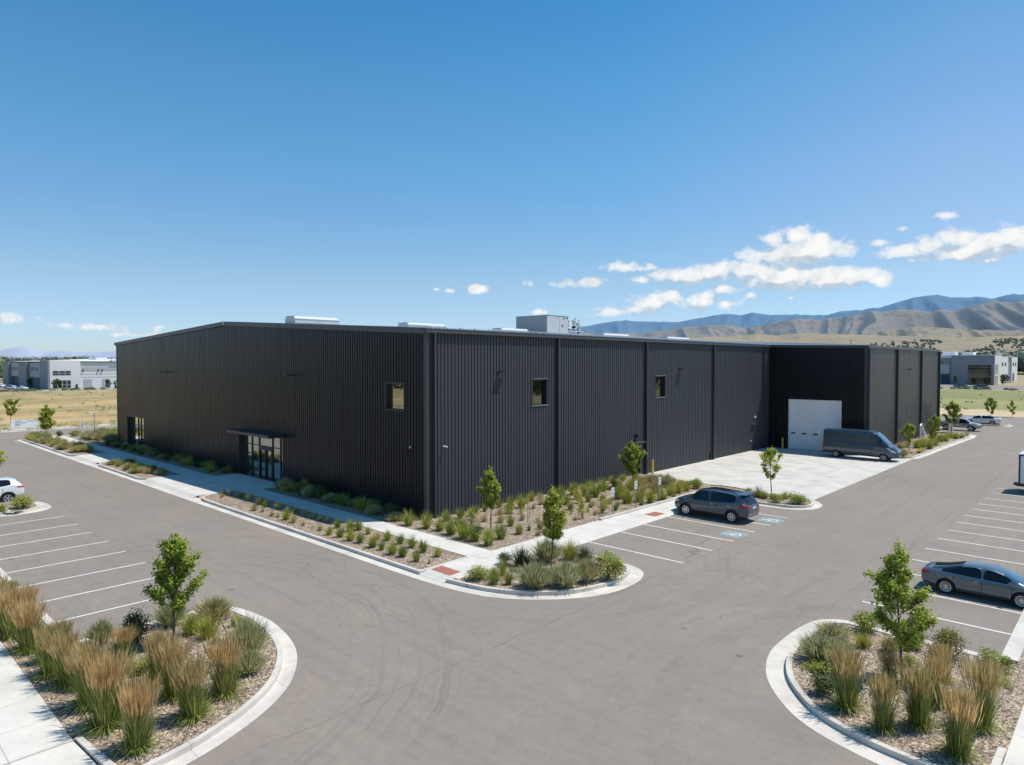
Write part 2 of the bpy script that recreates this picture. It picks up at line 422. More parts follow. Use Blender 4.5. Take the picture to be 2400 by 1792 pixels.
P9G = [(-70, 7.85), (-60, 7.87)] + arc_path([(-52, 7.9), (-50.6, 7.91), (-49.4, 7.95), (-48.9, 8.2), (-48.7, 9.0), (-49.1, 10.2), (-50.0, 10.8), (-51.6, 10.85), (-52.7, 10.6)])
strip(gut, P9G, offset(P9G, .8), 0, .006)
P5G = arc_path([(-20.4, 41.75), (-17.8, 41.8), (-16.6, 41.85), (-15.6, 42.05), (-14.85, 42.75), (-14.6, 43.6), (-14.8, 44.7), (-15.3, 45.5), (-15.75, 45.95)])
strip(gut, P5G, offset(P5G, .7), 0, .006)
P6G = arc_path([(-18.5, 72.25), (-16.4, 72.3), (-15.5, 72.9), (-15.3, 76), (-15.2, 83), (-15.0, 92), (-14.9, 98.5), (-15.2, 102)])
strip(gut, P6G, offset(P6G, .75), 0, .006)
P13G = arc_path([(-15.0, 118.6), (-14.2, 119.0), (-13.7, 120.6), (-13.9, 122.2), (-14.6, 122.8)])
strip(gut, P13G, offset(P13G, .5), 0, .006)
strip(gut, [(-109.5, -100), (-109.5, 320)], [(-110.1, -100), (-110.1, 320)], 0, .006)
strip(gut, [(-98.7, 22), (-98.7, 320)], [(-98.1, 22), (-98.1, 320)], 0, .006)
structure(gut.build('gutter_pans', M['gutter']))

# kerbs: each a strip .16 wide, .15 tall
kerb = MB(); beds = []
def kerbed(outer, close=None, name=None, z=.12):
    """outer: polyline of the kerb's outer face, bed lies to its left"""
    inn = offset(outer, .16)
    strip(kerb, outer, inn, 0, C15)
    return inn
def bed(poly, z=.125): beds.append((poly, z))
# long planter beside gable walk
k = kerbed([(-46.1, 21.0), (-46.3, 19.6)] + arc_path([(-46.25, 19.0), (-45.6, 18.3), (-44.6, 18.05)]) + [(-40, 18.03), (-30, 18.03), (-22.36, 18.03), (-22.4, 20.98)])
bed(k)
# small planter left of the entrance
k = kerbed([(-56.1, 20.4), (-56.1, 18.9)][::-1] if False else arc_path([(-68.4, 20.5), (-68.2, 18.9), (-67.3, 18.1), (-66, 18.03)]) + arc_path([(-58.5, 18.03), (-57, 18.05), (-56.3, 18.5), (-56.1, 19.6)]) + [(-56.1, 20.98)])
bed(k + [(-68.24, 20.98)])
# far left planter
k = kerbed(arc_path([(-98.2, 21.2), (-98.0, 19.6), (-97.0, 18.3), (-95.6, 18.03)]) + arc_path([(-78, 18.03), (-76.6, 18.05), (-75.7, 18.5), (-75.4, 19.6)]) + [(-75.4, 20.98)])
bed(k)
# corner island
P2K = [(-20.78, 18.14)] + arc_path([(-20.4, 18.2), (-19.7, 18.3), (-18.8, 18.52), (-18.05, 18.82), (-17.35, 19.22), (-16.68, 19.85), (-16.08, 20.7), (-15.74, 21.75), (-15.6, 22.9), (-15.76, 23.95), (-16.2, 24.75), (-16.95, 25.07), (-17.8, 25.12)]) + [(-20.44, 25.12)]
k = kerbed(P2K); bed(k + [(-20.6, 25.0), (-20.62, 18.3)])
# left front island and verge
P7K = offset(P7G, -.42); P7K = P7K[::-1]
k = kerbed(P7K)
kerbs_p7_in = k
bed([p for p in k] + [(-24.62, 5.62), (-60, 5.62), (-60, 4.29), (-18.15, 4.29), (-16.0, 4.48), (-15.9, 4.45)])
# wheel kerb of the left stalls
strip(kerb, [(-60, 5.88), (-24.8, 5.88)], [(-60, 5.64), (-24.8, 5.64)], 0, C15)
# right front island and verge
P8K = offset(P8G, .55)
k = offset(P8K, .16); strip(kerb, P8K, k, 0, C15)
bed(k + [(6, 24.7), (-2.2, 24.7)])
strip(kerb, [(-2.98, 24.75), (-2.98, 125)], [(-2.55, 24.75), (-2.55, 125)], 0, C15)
bed([(-2.56, 24.6), (-2.1, 24.6), (-2.1, 125), (-2.56, 125)], .12)
# mid left island
k = kerbed(offset(P9G, .6)[::1]); bed(k + [(-60, 10.3), (-70, 10.3)])
# tree island beside the apron
k = kerbed(offset(P5G, .45)); bed(k + [(-20.45, 45.7), (-20.45, 42.4)])
# bed along the wing
k = kerbed(offset(P6G, .5)); bed(k + [(-18, 103.8), (-19.85, 103.8), (-19.85, 72.9)])
k = kerbed(offset(P13G, .35)); bed(k + [(-20, 122.2), (-20, 119.2)])
# low kerb between bed and walk near the accessible ramp
strip(kerb, [(-22.36, 31), (-22.3, 34), (-22.26, 41.9)], [(-22.2, 31), (-22.14, 34), (-22.1, 41.9)], 0, .27)
strip(kerb, [(-110.1, -100), (-110.1, 320)], [(-110.3, -100), (-110.3, 320)], 0, C15)
strip(kerb, [(-98.1, 27), (-98.1, 320)], [(-97.9, 27), (-97.9, 320)], 0, C15)
# short return kerb at the bottom left walk
strip(kerb, [(-18.2, 4.3), (-16.4, 4.45), (-15.98, 4.45)], [(-18.2, 4.44), (-16.4, 4.62), (-15.98, 4.62)], 0, .19)
strip(kerb, [(-2.27, 18.8), (-2.3, 16.7)], [(-2.12, 18.8), (-2.14, 16.7)], 0, .19)
structure(kerb.build('kerbs', M['curb']))
# foundation beds
bed([(-82.6, 22.42), (-53.4, 22.42), (-53.4, 24.5), (-82.6, 24.5)])
bed([(-45.4, 22.42), (-22.42, 22.42), (-22.42, 31), (-22.36, 41.92), (-20.45, 41.92), (-20.45, 45.9), (-29.7, 46.6), (-29.7, 24.5), (-45.4, 24.5)])
bed([(-98, 27.5), (-95.6, 22.5), (-84, 22.5), (-83.4, 24), (-83.4, 31), (-98, 31)])
mb = MB()
for i, (p, z) in enumerate(beds): mb.prism(p, -.02, z + i * .0005)
structure(mb.build('planting_beds', M['mulch']))

slab('sidewalk', [(-99, -22.4, 21.0, 22.4), (-22.38, -20.46, 18.5, 41.9), (-53.35, -45.45, 22.42, 24.55),
     (-75.36, -68.45, 18.43, 20.98), (-56.08, -46.35, 18.43, 20.98),
     [(-60, 1.2), (-18.2, 1.2), (-18.2, 4.27), (-60, 4.27)], [(-2.1, 16.9), (-.5, 16.9), (-.5, 125), (-2.1, 125)], [(-98, 27.6), (-98, 30), (-83.6, 60), (-83.6, 31.2), (-94, 27.6)]], -.02, .146, M['walk'])
mb = MB()   # ramps
def ramp_poly(pts): mb.add(pts, [tuple(range(len(pts)))])
ramp_poly([(-22.36, 18.02, .012), (-20.78, 18.02, .012), (-20.62, 18.52, .15), (-22.36, 18.52, .15)])
for a, b in ((-75.3, -68.5), (-56.05, -46.4)):
    ramp_poly([(a, 18.05, .012), (b, 18.05, .012), (b, 18.42, .15), (a, 18.42, .15)])
ramp_poly([(-20.46, 25.45, .15), (-20.46, 41.7, .15), (-20.3, 41.7, .004), (-20.3, 25.45, .004)])
ramp_poly([(-18.16, 1.2, .148), (-16.0, 1.2, .06), (-16.0, 4.43, .06), (-16.4, 4.43, .07), (-18.16, 4.26, .148)])
structure(mb.build('ramps', M['walk']))
slab('driveway_apron', [[(-29.7, 46.62), (-20.45, 45.93), (-15.75, 45.96), (-15.75, 72.1), (-15.9, 72.24), (-29.7, 72.24)]], -.02, .012, M['apron'])
flat('far_path', [(-113.0, -110.9, -90, 320)], .02, M['walk'])

def plate(name, quad, z, h, m, label, cat, group=None):
    mb = MB(); mb.prism(quad, z - .01, z + h)
    return tag(mb.build(name, m), label, cat, group)
plate('tactile_pad', [(-22.25, 18.56), (-21.0, 18.54), (-21.05, 19.2), (-22.3, 19.22)], .15, .006, M['brick'], 'red tactile paving pad on the ramp between the long planter and the round corner island', 'tactile pad', 'tactile pads')
plate('tactile_pad', [(-21.25, 34.0), (-20.52, 33.98), (-20.5, 35.05), (-21.2, 35.08)], .15, .006, M['brick'], 'red tactile paving pad in the walk at the front bumper of the dark SUV', 'tactile pad', 'tactile pads')

# stall lines: painted markings, each its own sheet
def marking(x0, x1, y0, y1, label, grp, w=.10):
    mb = MB(); z = .0045
    n = max(1, int(max(abs(x1 - x0), abs(y1 - y0)) / .5))
    for i in range(n):
        a = i / n; b = (i + 1) / n
        if abs(x1 - x0) > abs(y1 - y0):
            j = [R.uniform(-.006, .006) for _ in range(2)]
            mb.quad((x0 + (x1 - x0) * a, y0 - w / 2 + j[0], z), (x0 + (x1 - x0) * b, y0 - w / 2 + j[0], z), (x0 + (x1 - x0) * b, y0 + w / 2 + j[1], z), (x0 + (x1 - x0) * a, y0 + w / 2 + j[1], z))
        else: mb.quad((x0 - w / 2, y0 + (y1 - y0) * a, z), (x0 + w / 2, y0 + (y1 - y0) * a, z), (x0 + w / 2, y0 + (y1 - y0) * b, z), (x0 - w / 2, y0 + (y1 - y0) * b, z))
    o = mb.build('parking_line', M['paint']); tag(o, label, 'parking line', grp, 'structure'); return o
ORD = ['first', 'second', 'third', 'fourth', 'fifth', 'sixth', 'seventh', 'eighth', 'ninth', 'tenth', 'eleventh', 'twelfth', 'thirteenth', 'fourteenth', 'fifteenth', 'sixteenth', 'seventeenth', 'eighteenth', 'nineteenth', 'twentieth', 'twenty-first', 'twenty-second', 'twenty-third', 'twenty-fourth', 'twenty-fifth', 'twenty-sixth', 'twenty-seventh', 'twenty-eighth', 'twenty-ninth', 'thirtieth']
for i, x in enumerate([-27.5, -30.2, -32.85, -35.53, -38.2, -40.9, -43.6, -46.4]):
    marking(x, x, 5.93, 10.65 if i else 10.3, ORD[i] + ' white stall line counted from the front left island', 'left stall lines')
for i, y in enumerate([27.5, 30.1, 32.6, 35.04, 37.6, 40.2, 42.6, 45.1, 47.46, 49.83, 52.04, 54.5, 57.0, 59.5]):
    marking(-7.6, -2.99, y, y, ORD[i] + ' white stall line counted from the front right island', 'right stall lines')
for i, y in enumerate([27.3, 30.1, 32.4, 35.0, 37.0, 39.5]):
    marking(-20.28, -15.0, y, y, ORD[i] + ' white stall line counted from the corner island', 'middle stall lines')
for i, y in enumerate([108, 111, 114, 117]):
    marking(-21, -16.5, y, y, ORD[i] + ' stall line beyond the wing, nearest first', 'far stall lines')

def ada(x, y, label):
    e = tag(empty('parking_symbol', (x, y, 0)), label, 'painted symbol', 'wheelchair parking symbols')
    mb = MB(); mb.prism([(-.62, -.62), (.62, -.62), (.62, .62), (-.62, .62)], .0, .005); mb.build('blue_field', M['blue'], e)
    # wheelchair figure; its head points to -x (towards the building)
    w = MB(); z = .009
    def ln(p, q, t=.05):
        a = Vector(p); b = Vector(q); d = (b - a).normalized(); n = Vector((-d.y, d.x)) * t
        w.quad((*(a + n), z), (*(a - n), z), (*(b - n), z), (*(b + n), z))
    def S(u, v): return (-v, u)     # u right of figure, v up
    def disc(c, r, a0=0, a1=2 * PI, t=None, n=18):
        for i in range(n):
            a = a0 + (a1 - a0) * i / n; b = a0 + (a1 - a0) * (i + 1) / n
            if t is None: w.add([(*S(*c), z), (*S(c[0] + r * math.cos(a), c[1] + r * math.sin(a)), z), (*S(c[0] + r * math.cos(b), c[1] + r * math.sin(b)), z)], [(0, 1, 2)])
            else:
                q = [(c[0] + rr * math.cos(g), c[1] + rr * math.sin(g)) for rr, g in ((r, a), (r - t, a), (r - t, b), (r, b))]
                w.quad(*[(*S(*p), z) for p in q])
    disc((-.08, .43), .075)
    ln(S(-.08, .33), S(-.06, .0), .045); ln(S(-.06, .0), S(.2, .0), .045); ln(S(.2, .0), S(.3, -.3), .045); ln(S(.3, -.3), S(.4, -.27), .035)
    ln(S(-.07, .18), S(.15, .18), .035)
    disc((-.02, -.12), .28, PI * .62, PI * 1.9, .07)
    w.build('wheelchair_figure', M['paint'], e)
ada(-15.62, 33.75, 'pale blue wheelchair symbol in the empty stall nearer the camera than the SUV')
ada(-15.5, 38.3, 'pale blue wheelchair symbol just behind the dark SUV')

# ------------------------------------------------------------------ main building
BLD = tag(empty('warehouse', (XW, YG, 0)), 'long black ribbed metal warehouse with a low gable front and a side wing', 'warehouse')
def part(mb, name, m, parent=BLD, smooth=False, label=None):
    o = mb.build(name, m, None, smooth)
    o.parent = parent
    base = parent.matrix_world if False else None
    p = Vector((0, 0, 0)); q = parent
    while q is not None: p += Vector(q.location); q = q.parent
    o.location = -p
    if label: o['label'] = label
    return o
PITCH = .268
PROF = [(0, 0), (.010, .05), (.196, .05), (.212, 0), (.268, 0)]
def corr(mb, P0, d, nrm, L, z0, ztop, holes=()):
    """ribbed panel wall; P0 start, d unit direction, nrm outward; holes = (s0,s1,z0,z1)"""
    n = int(round(L / PITCH)); k = L / (n * PITCH)
    P0 = Vector(P0); d = Vector(d); nrm = Vector(nrm)
    for i in range(n):
        for (a, da), (b, db) in zip(PROF[:-1], PROF[1:]):
            s0 = (i * PITCH + a) * k; s1 = (i * PITCH + b) * k; sm = (s0 + s1) / 2
            segs = [(z0, None)]; cuts = sorted([(h[2], h[3]) for h in holes if h[0] < sm < h[1]])
            zs = []; cur = z0
            for c0, c1 in cuts:
                if c0 > cur + .01: zs.append((cur, c0, cur, c0))
                cur = c1
            t0, t1 = ztop(s0), ztop(s1); zs.append((cur, t0, cur, t1))
            for (u0, v0, u1, v1) in zs:
                A = P0 + d * s0 + nrm * da; B = P0 + d * s1 + nrm * db
                mb.quad((A.x, A.y, u0), (B.x, B.y, u1), (B.x, B.y, v1), (A.x, A.y, v0))
XL, XR_ = -83.3, XW
RX, RZ, EZ, EZL = -55.6, 12.42, 10.98, 11.25
YE = 72.2; XWG = -19.85; YWE = 104.0; YB = 104.0
def roofz(x):
    if x > RX: return RZ + (EZ - RZ) * (x - RX) / (XW - RX)
    return EZL + (RZ - EZL) * (x - XL) / (RX - XL)
HG = [(-80.1, -75.0, .3, 3.4), (-53.28, -46.06, .0, 3.5), (-33.33, -31.6, 6.3, 7.84)]
mb = MB(); corr(mb, (XL, YG, 0), (1, 0, 0), (0, -1, 0), XW - XL, 0, lambda s: roofz(XL + s) - .1, [(a - XL, b - XL, c, d) for a, b, c, d in HG])
part(mb, 'gable_wall', M['wall_shaded'])
HL = [(33.4, 34.95, 6.28, 7.88), (48.86, 50.4, 6.26, 7.88), (45.6, 46.6, .1, 2.62)]
mb = MB(); corr(mb, (XW, YG, 0), (0, 1, 0), (1, 0, 0), YE - YG, 0, lambda s: EZ - .1, [(a - YG, b - YG, c, d) for a, b, c, d in HL])
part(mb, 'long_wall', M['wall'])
WZ = roofz(XW); WZ2 = 10.76
mb = MB(); corr(mb, (XW, YE, 0), (1, 0, 0), (0, -1, 0), XWG - XW, 0, lambda s: WZ + (WZ2 - WZ) * s / (XWG - XW) - .1, [(-27.35 - XW, -22.2 - XW, 0, 5.25)])
part(mb, 'wing_front_wall', M['wall_shaded'])
mb = MB(); corr(mb, (XWG, YE, 0), (0, 1, 0), (1, 0, 0), YWE - YE, 0, lambda s: WZ2 - .1)
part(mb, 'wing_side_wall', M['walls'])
mb = MB()
mb.box(XL, XWG, YWE - .05, YWE + .1, 0, 10.6); part(mb, 'rear_wall', M['wall']); mb = MB(); mb.box(XL - .1, XL + .05, YG + .1, YWE, 0, EZL - .15)
part(mb, 'far_wall', M['wall'])
for bxs, nm in (((XW - .16, XW + .07, YG - .07, YG + .16, 0, EZ - .05), 'corner_trim'), ((XL - .07, XL + .2, YG - .07, YG + .2, 0, EZL - .05), 'corner_trim'),
        ((XWG - .2, XWG + .07, YE - .07, YE + .16, 0, WZ2 - .05), 'corner_trim'), ((XWG - .1, XWG + .07, YWE - .2, YWE + .12, 0, WZ2 - .05), 'corner_trim'),
        ((XW + .02, XW + .075, YG + .2, 46.4, .0, .2), 'base_trim'), ((XL + .3, XW - .2, YG - .075, YG - .02, 0, .2), 'base_trim')):
    mb = MB(); mb.box(*bxs); part(mb, nm, M['trim'])
# dark liner inside so openings never show through
mb = MB()
mb.box(XL + .6, XW - .6, YG + .6, YG + .7, 0, 11); mb.box(XW - .7, XW - .6, YG + .7, YE, 0, 10.7); mb.box(XW, XWG - .5, YE + .6, YE + .7, 0, 10.4)
part(mb, 'inner_liner', M['black'])

# roof with standing seams
mb = MB(); ov = .12; t = .09
def rp(x, y, dz=0): return (x, y, roofz(x) + dz)
mb.quad(rp(RX, YG - ov), rp(XW + .02, YG - ov), (XW + .02, YWE + .1, roofz(XW)), rp(RX, YWE + .1))
mb.quad(rp(XL - .15, YG - ov), rp(RX, YG - ov), rp(RX, YWE + .1), rp(XL - .15, YWE + .1))
mb.quad((XW + .02, YE - .1, EZ), (XWG + .15, YE - .1, WZ2 + .01), (XWG + .15, YWE + .1, WZ2 + .01), (XW + .02, YWE + .1, EZ))
y = YG + .3
while y < YWE:
    x1 = XW + .18 if y < YE else XWG + .2; z1 = (EZ - .005) if y < YE else WZ2
    zz = roofz(RX)
    mb.add([(RX, y - .02, zz), (RX, y + .02, zz), (x1, y + .02, z1), (x1, y - .02, z1), (RX, y - .02, zz + .055), (RX, y + .02, zz + .055), (x1, y + .02, z1 + .055), (x1, y - .02, z1 + .055)],
           [(4, 5, 6, 7), (0, 4, 7, 3), (1, 2, 6, 5), (3, 7, 6, 2)])
    y += .61
part(mb, 'roof', M['roof'])
mb = MB()   # snow rail clamps near the eave
y = YG + .6
while y < YE - .4:
    mb.box(XW - .55, XW - .42, y - .05, y + .05, roofz(XW - .5), roofz(XW - .5) + .13); y += 1.22
mb.tube([(XW - .48, YG + .5, roofz(XW - .5) + .12), (XW - .48, YE - .4, roofz(XW - .5) + .12)], .018, 6)
part(mb, 'snow_rail', M['roof'])
# eave gutters
mb = MB()
mb.box(XW - .05, XW + .24, YG - .14, YE - .08, EZ - .25, EZ - .02)
mb.box(XW - .05, XW + .26, YG - .15, YE - .08, EZ - .045, EZ - .015)
part(mb, 'eave_gutter', M['fascia'])
mb = MB()
mb.box(XWG - .05, XWG + .22, YE - .14, YWE + .14, WZ2 - .24, WZ2 - .02)
part(mb, 'eave_gutter', M['fascia'])
# rake fascia along both slopes of the gable, and wing front
mb = MB()
def rake(x0, z0, x1, z1, y, h=.34, t=.12):
    mb.add([(x0, y, z0 - h), (x1, y, z1 - h), (x1, y, z1), (x0, y, z0), (x0, y - t, z0 - h), (x1, y - t, z1 - h), (x1, y - t, z1), (x0, y - t, z0)],
           [(0, 1, 2, 3), (4, 5, 6, 7), (3, 2, 6, 7), (0, 1, 5, 4), (0, 3, 7, 4), (1, 2, 6, 5)])
rake(XL - .2, EZL + .03, RX, RZ + .04, YG - .05); rake(RX + .002, RZ + .04, XW + .05, EZ + .03, YG - .05)
part(mb, 'rake_fascia', M['fascia'])
mb = MB(); rake(XW + .27, WZ + .0, XWG - .04, WZ2 + .01, YE - .05, .26, .08); part(mb, 'rake_fascia', M['trim'])
mb = MB(); mb.box(RX - .14, RX + .14, YG - .185, YG - .17, RZ - .22, RZ + .05); part(mb, 'ridge_cap', M['hvac_lt'])
mb = MB(); mb.box(XL - .28, XL - .12, YG - .2, YWE, EZL - .22, EZL); part(mb, 'eave_gutter', M['fascia'])
# downspouts
for y, lab in ((24.86, None), (35.97, None), (47.3, None), (59.04, None), (70.55, None)):
    mb = MB(); mb.box(XW + .03, XW + .27, y - .07, y + .07, .2 if y < 47 else .02, EZ - .24)
    for z in (2.2, 5.2, 8.2): mb.box(XW + .02, XW + .285, y - .085, y + .085, z, z + .05)
    part(mb, 'downspout', M['trim'])
for y in (72.42, 82.9, 93.9, 103.75):
    mb = MB(); mb.box(XWG + .03, XWG + .27, y - .07, y + .07, .1, WZ2 - .24); part(mb, 'downspout', M['trim'])

# windows
def window(axis, a0, a1, z0, z1, depth=.22, sill=True, frame=M['frame'], mull=(), trans=(), glass=M['glass'], door=None):
    """axis 'y': in the gable wall (plane y=YG); 'x': in long wall (plane x=XW)"""
    def bx(mb, s0, s1, d0, d1, u0, u1, mi=0):      # d measured inward from wall plane
        if axis == 'y': mb.box(s0, s1, YG + d0, YG + d1, u0, u1, mi)
        else: mb.box(XW - d1, XW - d0, s0, s1, u0, u1, mi)
    w = empty('window'); w.parent = BLD; w.location = Vector((0, 0, 0))
    cx_, cz = (a0 + a1) / 2, z0
    w.location = (Vector((cx_, YG, cz)) if axis == 'y' else Vector((XW, cx_, cz))) - Vector(BLD.location)
    mb = MB(); f = .06
    bx(mb, a0 - f, a0 + .005, -.065, depth, z0 - f, z1 + f); bx(mb, a1 - .005, a1 + f, -.065, depth, z0 - f, z1 + f)
    bx(mb, a0 + .006, a1 - .006, -.063, depth, z1 - .005, z1 + f); bx(mb, a0 + .006, a1 - .006, -.062, depth, z0 - f, z0 + .005)
    fw = .05
    bx(mb, a0 + .006, a0 + fw, depth - .07, depth - .01, z0 + .006, z1 - .006); bx(mb, a1 - fw, a1 - .006, depth - .07, depth - .01, z0 + .006, z1 - .006)
    bx(mb, a0 + fw + .001, a1 - fw - .001, depth - .068, depth - .012, z1 - fw, z1 - .006); bx(mb, a0 + fw + .001, a1 - fw - .001, depth - .068, depth - .012, z0 + .006, z0 + fw)
    for m_ in mull: bx(mb, m_ - .035, m_ + .035, depth - .1, depth - .005, z0 + .007, z1 - .007)
    for t_ in trans: bx(mb, a0 + .02, a1 - .02, depth - .085, depth - .008, t_ - .03, t_ + .03)
    part(mb, 'frame', frame, w)
    mb = MB(); bx(mb, a0, a1, depth - .03, depth - .02, z0, z1); part(mb, 'pane', glass, w)
    if sill:
        mb = MB(); bx(mb, a0 - .07, a1 + .07, -.10, .015, z0 - .075, z0 - .02); part(mb, 'sill', M['sill'], w)
        mb = MB(); bx(mb, a0 - .07, a1 + .07, -.09, -.01, z1 + .06, z1 + .095); part(mb, 'head_flashing', M['sill'] if axis == 'x' else M['trim'], w)
    return w
window('y', -33.33, -31.6, 6.3, 7.84, sill=False)
window('x', 33.4, 34.95, 6.28, 7.88, glass=M['glassD']); window('x', 48.86, 50.4, 6.26, 7.88, glass=M['glassD'])
window('y', -80.1, -75.0, .3, 3.4, .35, False, mull=(-78.9, -77.67, -76.85, -75.76), trans=(2.55, .95), glass=M['glassL'])
sf = window('y', -53.28, -46.06, .02, 3.5, .38, False, mull=(-51.68, -50.47, -48.3, -47.07), trans=(2.64,), glass=M['glassL']); sf.name = 'storefront'
mb = MB()   # double doors
for a, b in ((-50.42, -49.4), (-49.36, -48.35)):
    yy = YG + .26
    mb.box(a, a + .09, yy, yy + .05, .03, 2.45); mb.box(b - .09, b, yy, yy + .05, .03, 2.45)
    mb.box(a + .09, b - .09, yy + .001, yy + .049, 2.33, 2.45); mb.box(a + .09, b - .09, yy + .001, yy + .049, .03, .28)
mb.box(-50.42, -48.35, YG + .25, YG + .33, 2.45, 2.6)
d = part(mb, 'entrance_doors', M['frame'], sf)
# entrance canopy with tie rods
cn = empty('canopy', (0, 0, 0), 0, BLD); cn.location = Vector((-49.6, YG, 3.6)) - Vector(BLD.location)
mb = MB(); mb.box(-53.1, -46.05, YG - 1.15, YG - .05, 3.6, 3.8); mb.box(-53.0, -46.15, YG - 1.05, YG - .07, 3.8, 3.815); part(mb, 'canopy_deck', M['trim'], cn)
for x in (-53.05, -50.85, -48.55, -46.4):
    mb = MB(); mb.tube([(x, YG - .02, 4.62), (x, YG - .18, 4.62), (x - .02, YG - 1.05, 3.82)], .015, 6); mb.box(x - .05, x + .05, YG - .06, YG - .0, 4.5, 4.72)
    part(mb, 'tie_rod', M['black'], cn)
# side door by the second downspout
mb = MB(); mb.box(XW - .12, XW - .06, 45.62, 46.58, .12, 2.6); mb.box(XW + .05, XW + .08, 45.52, 45.6, .1, 2.68); mb.box(XW + .05, XW + .08, 46.6, 46.68, .1, 2.68); dd = part(mb, 'side_door', M['trim'])
mb = MB(); mb.box(XW + .0, XW + .45, 45.4, 46.8, 2.7, 2.78); part(mb, 'door_hood', M['fascia'])
mb = MB(); mb.box(XW - .06, XW - .02, 46.4, 46.5, 1.1, 1.2); o = mb.build('handle', M['post']); o.parent = dd
# sectional overhead door
gd = empty('overhead_door', (0, 0, 0), 0, BLD); gd.location = Vector((-24.8, YE, 0)) - Vector(BLD.location)
mb = MB(); y0 = YE + .12; z = .02
for i in range(9):
    z1 = z + .575; mb.box(-27.22, -22.33, y0, y0 + .05, z + .012, z1 - .004)
    mb.box(-27.22, -22.33, y0 + .02, y0 + .055, z1 - .004, z1 + .012); z = z1
part(mb, 'door_panel', M['white'], gd)
mb = MB(); mb.box(-27.42, -27.2, YE - .08, YE + .2, 0, 5.3); mb.box(-22.35, -22.13, YE - .08, YE + .2, 0, 5.3); mb.box(-27.2, -22.35, YE - .075, YE + .2, 5.2, 5.3); part(mb, 'door_frame', M['camwhite'], gd)
for x in (-27.0, -25.85, -24.72, -23.55):
    mb = MB(); mb.box(x - .24, x + .24, y0 - .014, y0 - .002, 1.62, 1.8); q = part(mb, 'vision_window', M['frame'], gd)
    mb = MB(); mb.box(x - .2, x + .2, y0 - .02, y0 - .015, 1.65, 1.77); g = part(mb, 'pane', M['glass'], gd); g.parent = q; g.location = (0, 0, 0)
# wall lights and cameras (things fixed to the wall are parts of the building)
def wlight(axis, s, z, nm='wall_light'):
    mb = MB()
    if axis == 'x':
        x0 = XW
        mb.box(x0 + .04, x0 + .1, s - .12, s + .06, z - .1, z + .06)
        mb.tube([(x0 + .08, s - .04, z), (x0 + .25, s - .04, z + .03)], .03, 8); mb.add([(x0 + .18, s - .1, z + .02), (x0 + .46, s - .1, z + .05), (x0 + .46, s + .5, z + .05), (x0 + .18, s + .5, z + .02), (x0 + .18, s - .1, z + .09), (x0 + .46, s - .1, z + .1), (x0 + .46, s + .5, z + .1), (x0 + .18, s + .5, z + .09)], [(0, 1, 2, 3), (4, 5, 6, 7), (0, 1, 5, 4), (2, 3, 7, 6), (1, 2, 6, 5), (3, 0, 4, 7)])
    elif axis == 'w':
        x0 = XWG; mb.box(x0 + .04, x0 + .1, s - .1, s + .1, z - .1, z + .06); mb.box(x0 + .1, x0 + .4, s - .3, s + .5, z, z + .08)
    else:
        y0 = YG; mb.box(s - .1, s + .1, y0 - .1, y0 - .04, z - .08, z + .08)
        mb.box(s - .16, s + .16, y0 - .8, y0 - .1, z, z + .07)
    part(mb, nm, M['black'])
for s, z in ((30.2, 8.4), (52.7, 8.45)): wlight('x', s, z)
wlight('w', 88.3, 8.26)
for s in (-44.2, -68.3): wlight('y', s, 8.13)
def cam(p, d):
    mb = MB(); p = Vector(p); d = Vector(d).normalized()
    mb.tube([p, p + Vector((d.x * .12, d.y * .12, 0))], .022, 8); q = p + Vector((d.x * .12, d.y * .12, .02))
    mb.tube([q - d * .04, q + d * .2], .045, 10); part(mb, 'security_camera', M['camwhite'], smooth=False)
cam((XW + .05, 25.55, 4.22), (.8, .35, -.12)); cam((-30.9, YG - .05, 4.2), (.5, -.8, -.1))
mb = MB(); mb.tube([(XW + .05, 45.9, 3.25), (XW + .3, 45.9, 3.25)], .05, 8); mb.box(XW + .1, XW + .36, 45.76, 46.1, 3.16, 3.38); part(mb, 'door_lamp', M['black'])
mb = MB(); mb.box(XW + .05, XW + .17, 68.4, 68.62, 3.4, 3.58); part(mb, 'door_lamp', M['camwhite'])
mb = MB(); mb.box(XW + .05, XW + .3, 67.6, 68.6, 2.75, 2.79); part(mb, 'door_hood', M['fascia'])
mb = MB(); mb.box(XW + .05, XW + .12, 67.5, 67.62, 1.0, 1.12); part(mb, 'wall_socket', M['camwhite'])
mb = MB(); mb.tube([(XW + .12, 58.7, .03), (XW + .12, 58.7, .75)], .09, 8); part(mb, 'standpipe', M['black'])
mb = MB(); mb.tube([(XW + .3, 24.6, .16), (XW + .75, 24.35, .14)], .07, 8); part(mb, 'splash_elbow', M['hvac_lt'])

# rooftop things
def rooftop(x, y0, y1, h, label, i):
    e = tag(empty('skylight', (x, (y0 + y1) / 2, roofz(x))), label, 'skylight', 'white rooftop skylights'); L = (y1 - y0) / 2; w = .75
    mb = MB()
    prof = [(-w, 0), (-w, h * .62), (-w * .6, h), (w * .6, h), (w, h * .62), (w, 0)]
    for (a, za), (b, zb) in zip(prof[:-1], prof[1:]): mb.quad((a, -L, za), (b, -L, zb), (b, L, zb), (a, L, za))
    for yy in (-L, L): mb.add([(a, yy, zz) for a, zz in prof], [tuple(range(6))])
    mb.build('skylight_hood', M['skylt'], e)
    mb = MB(); mb.box(w * .995, w + .03, -L - .02, L + .02, h * .58, h * .65); mb.box(-w - .03, w + .03, -L - .04, -L - .005, h * .9, h * .97); mb.box(-w - .1, w + .1, -L - .1, L + .1, -.1, .1); mb.build('skylight_curb', M['post'], e)
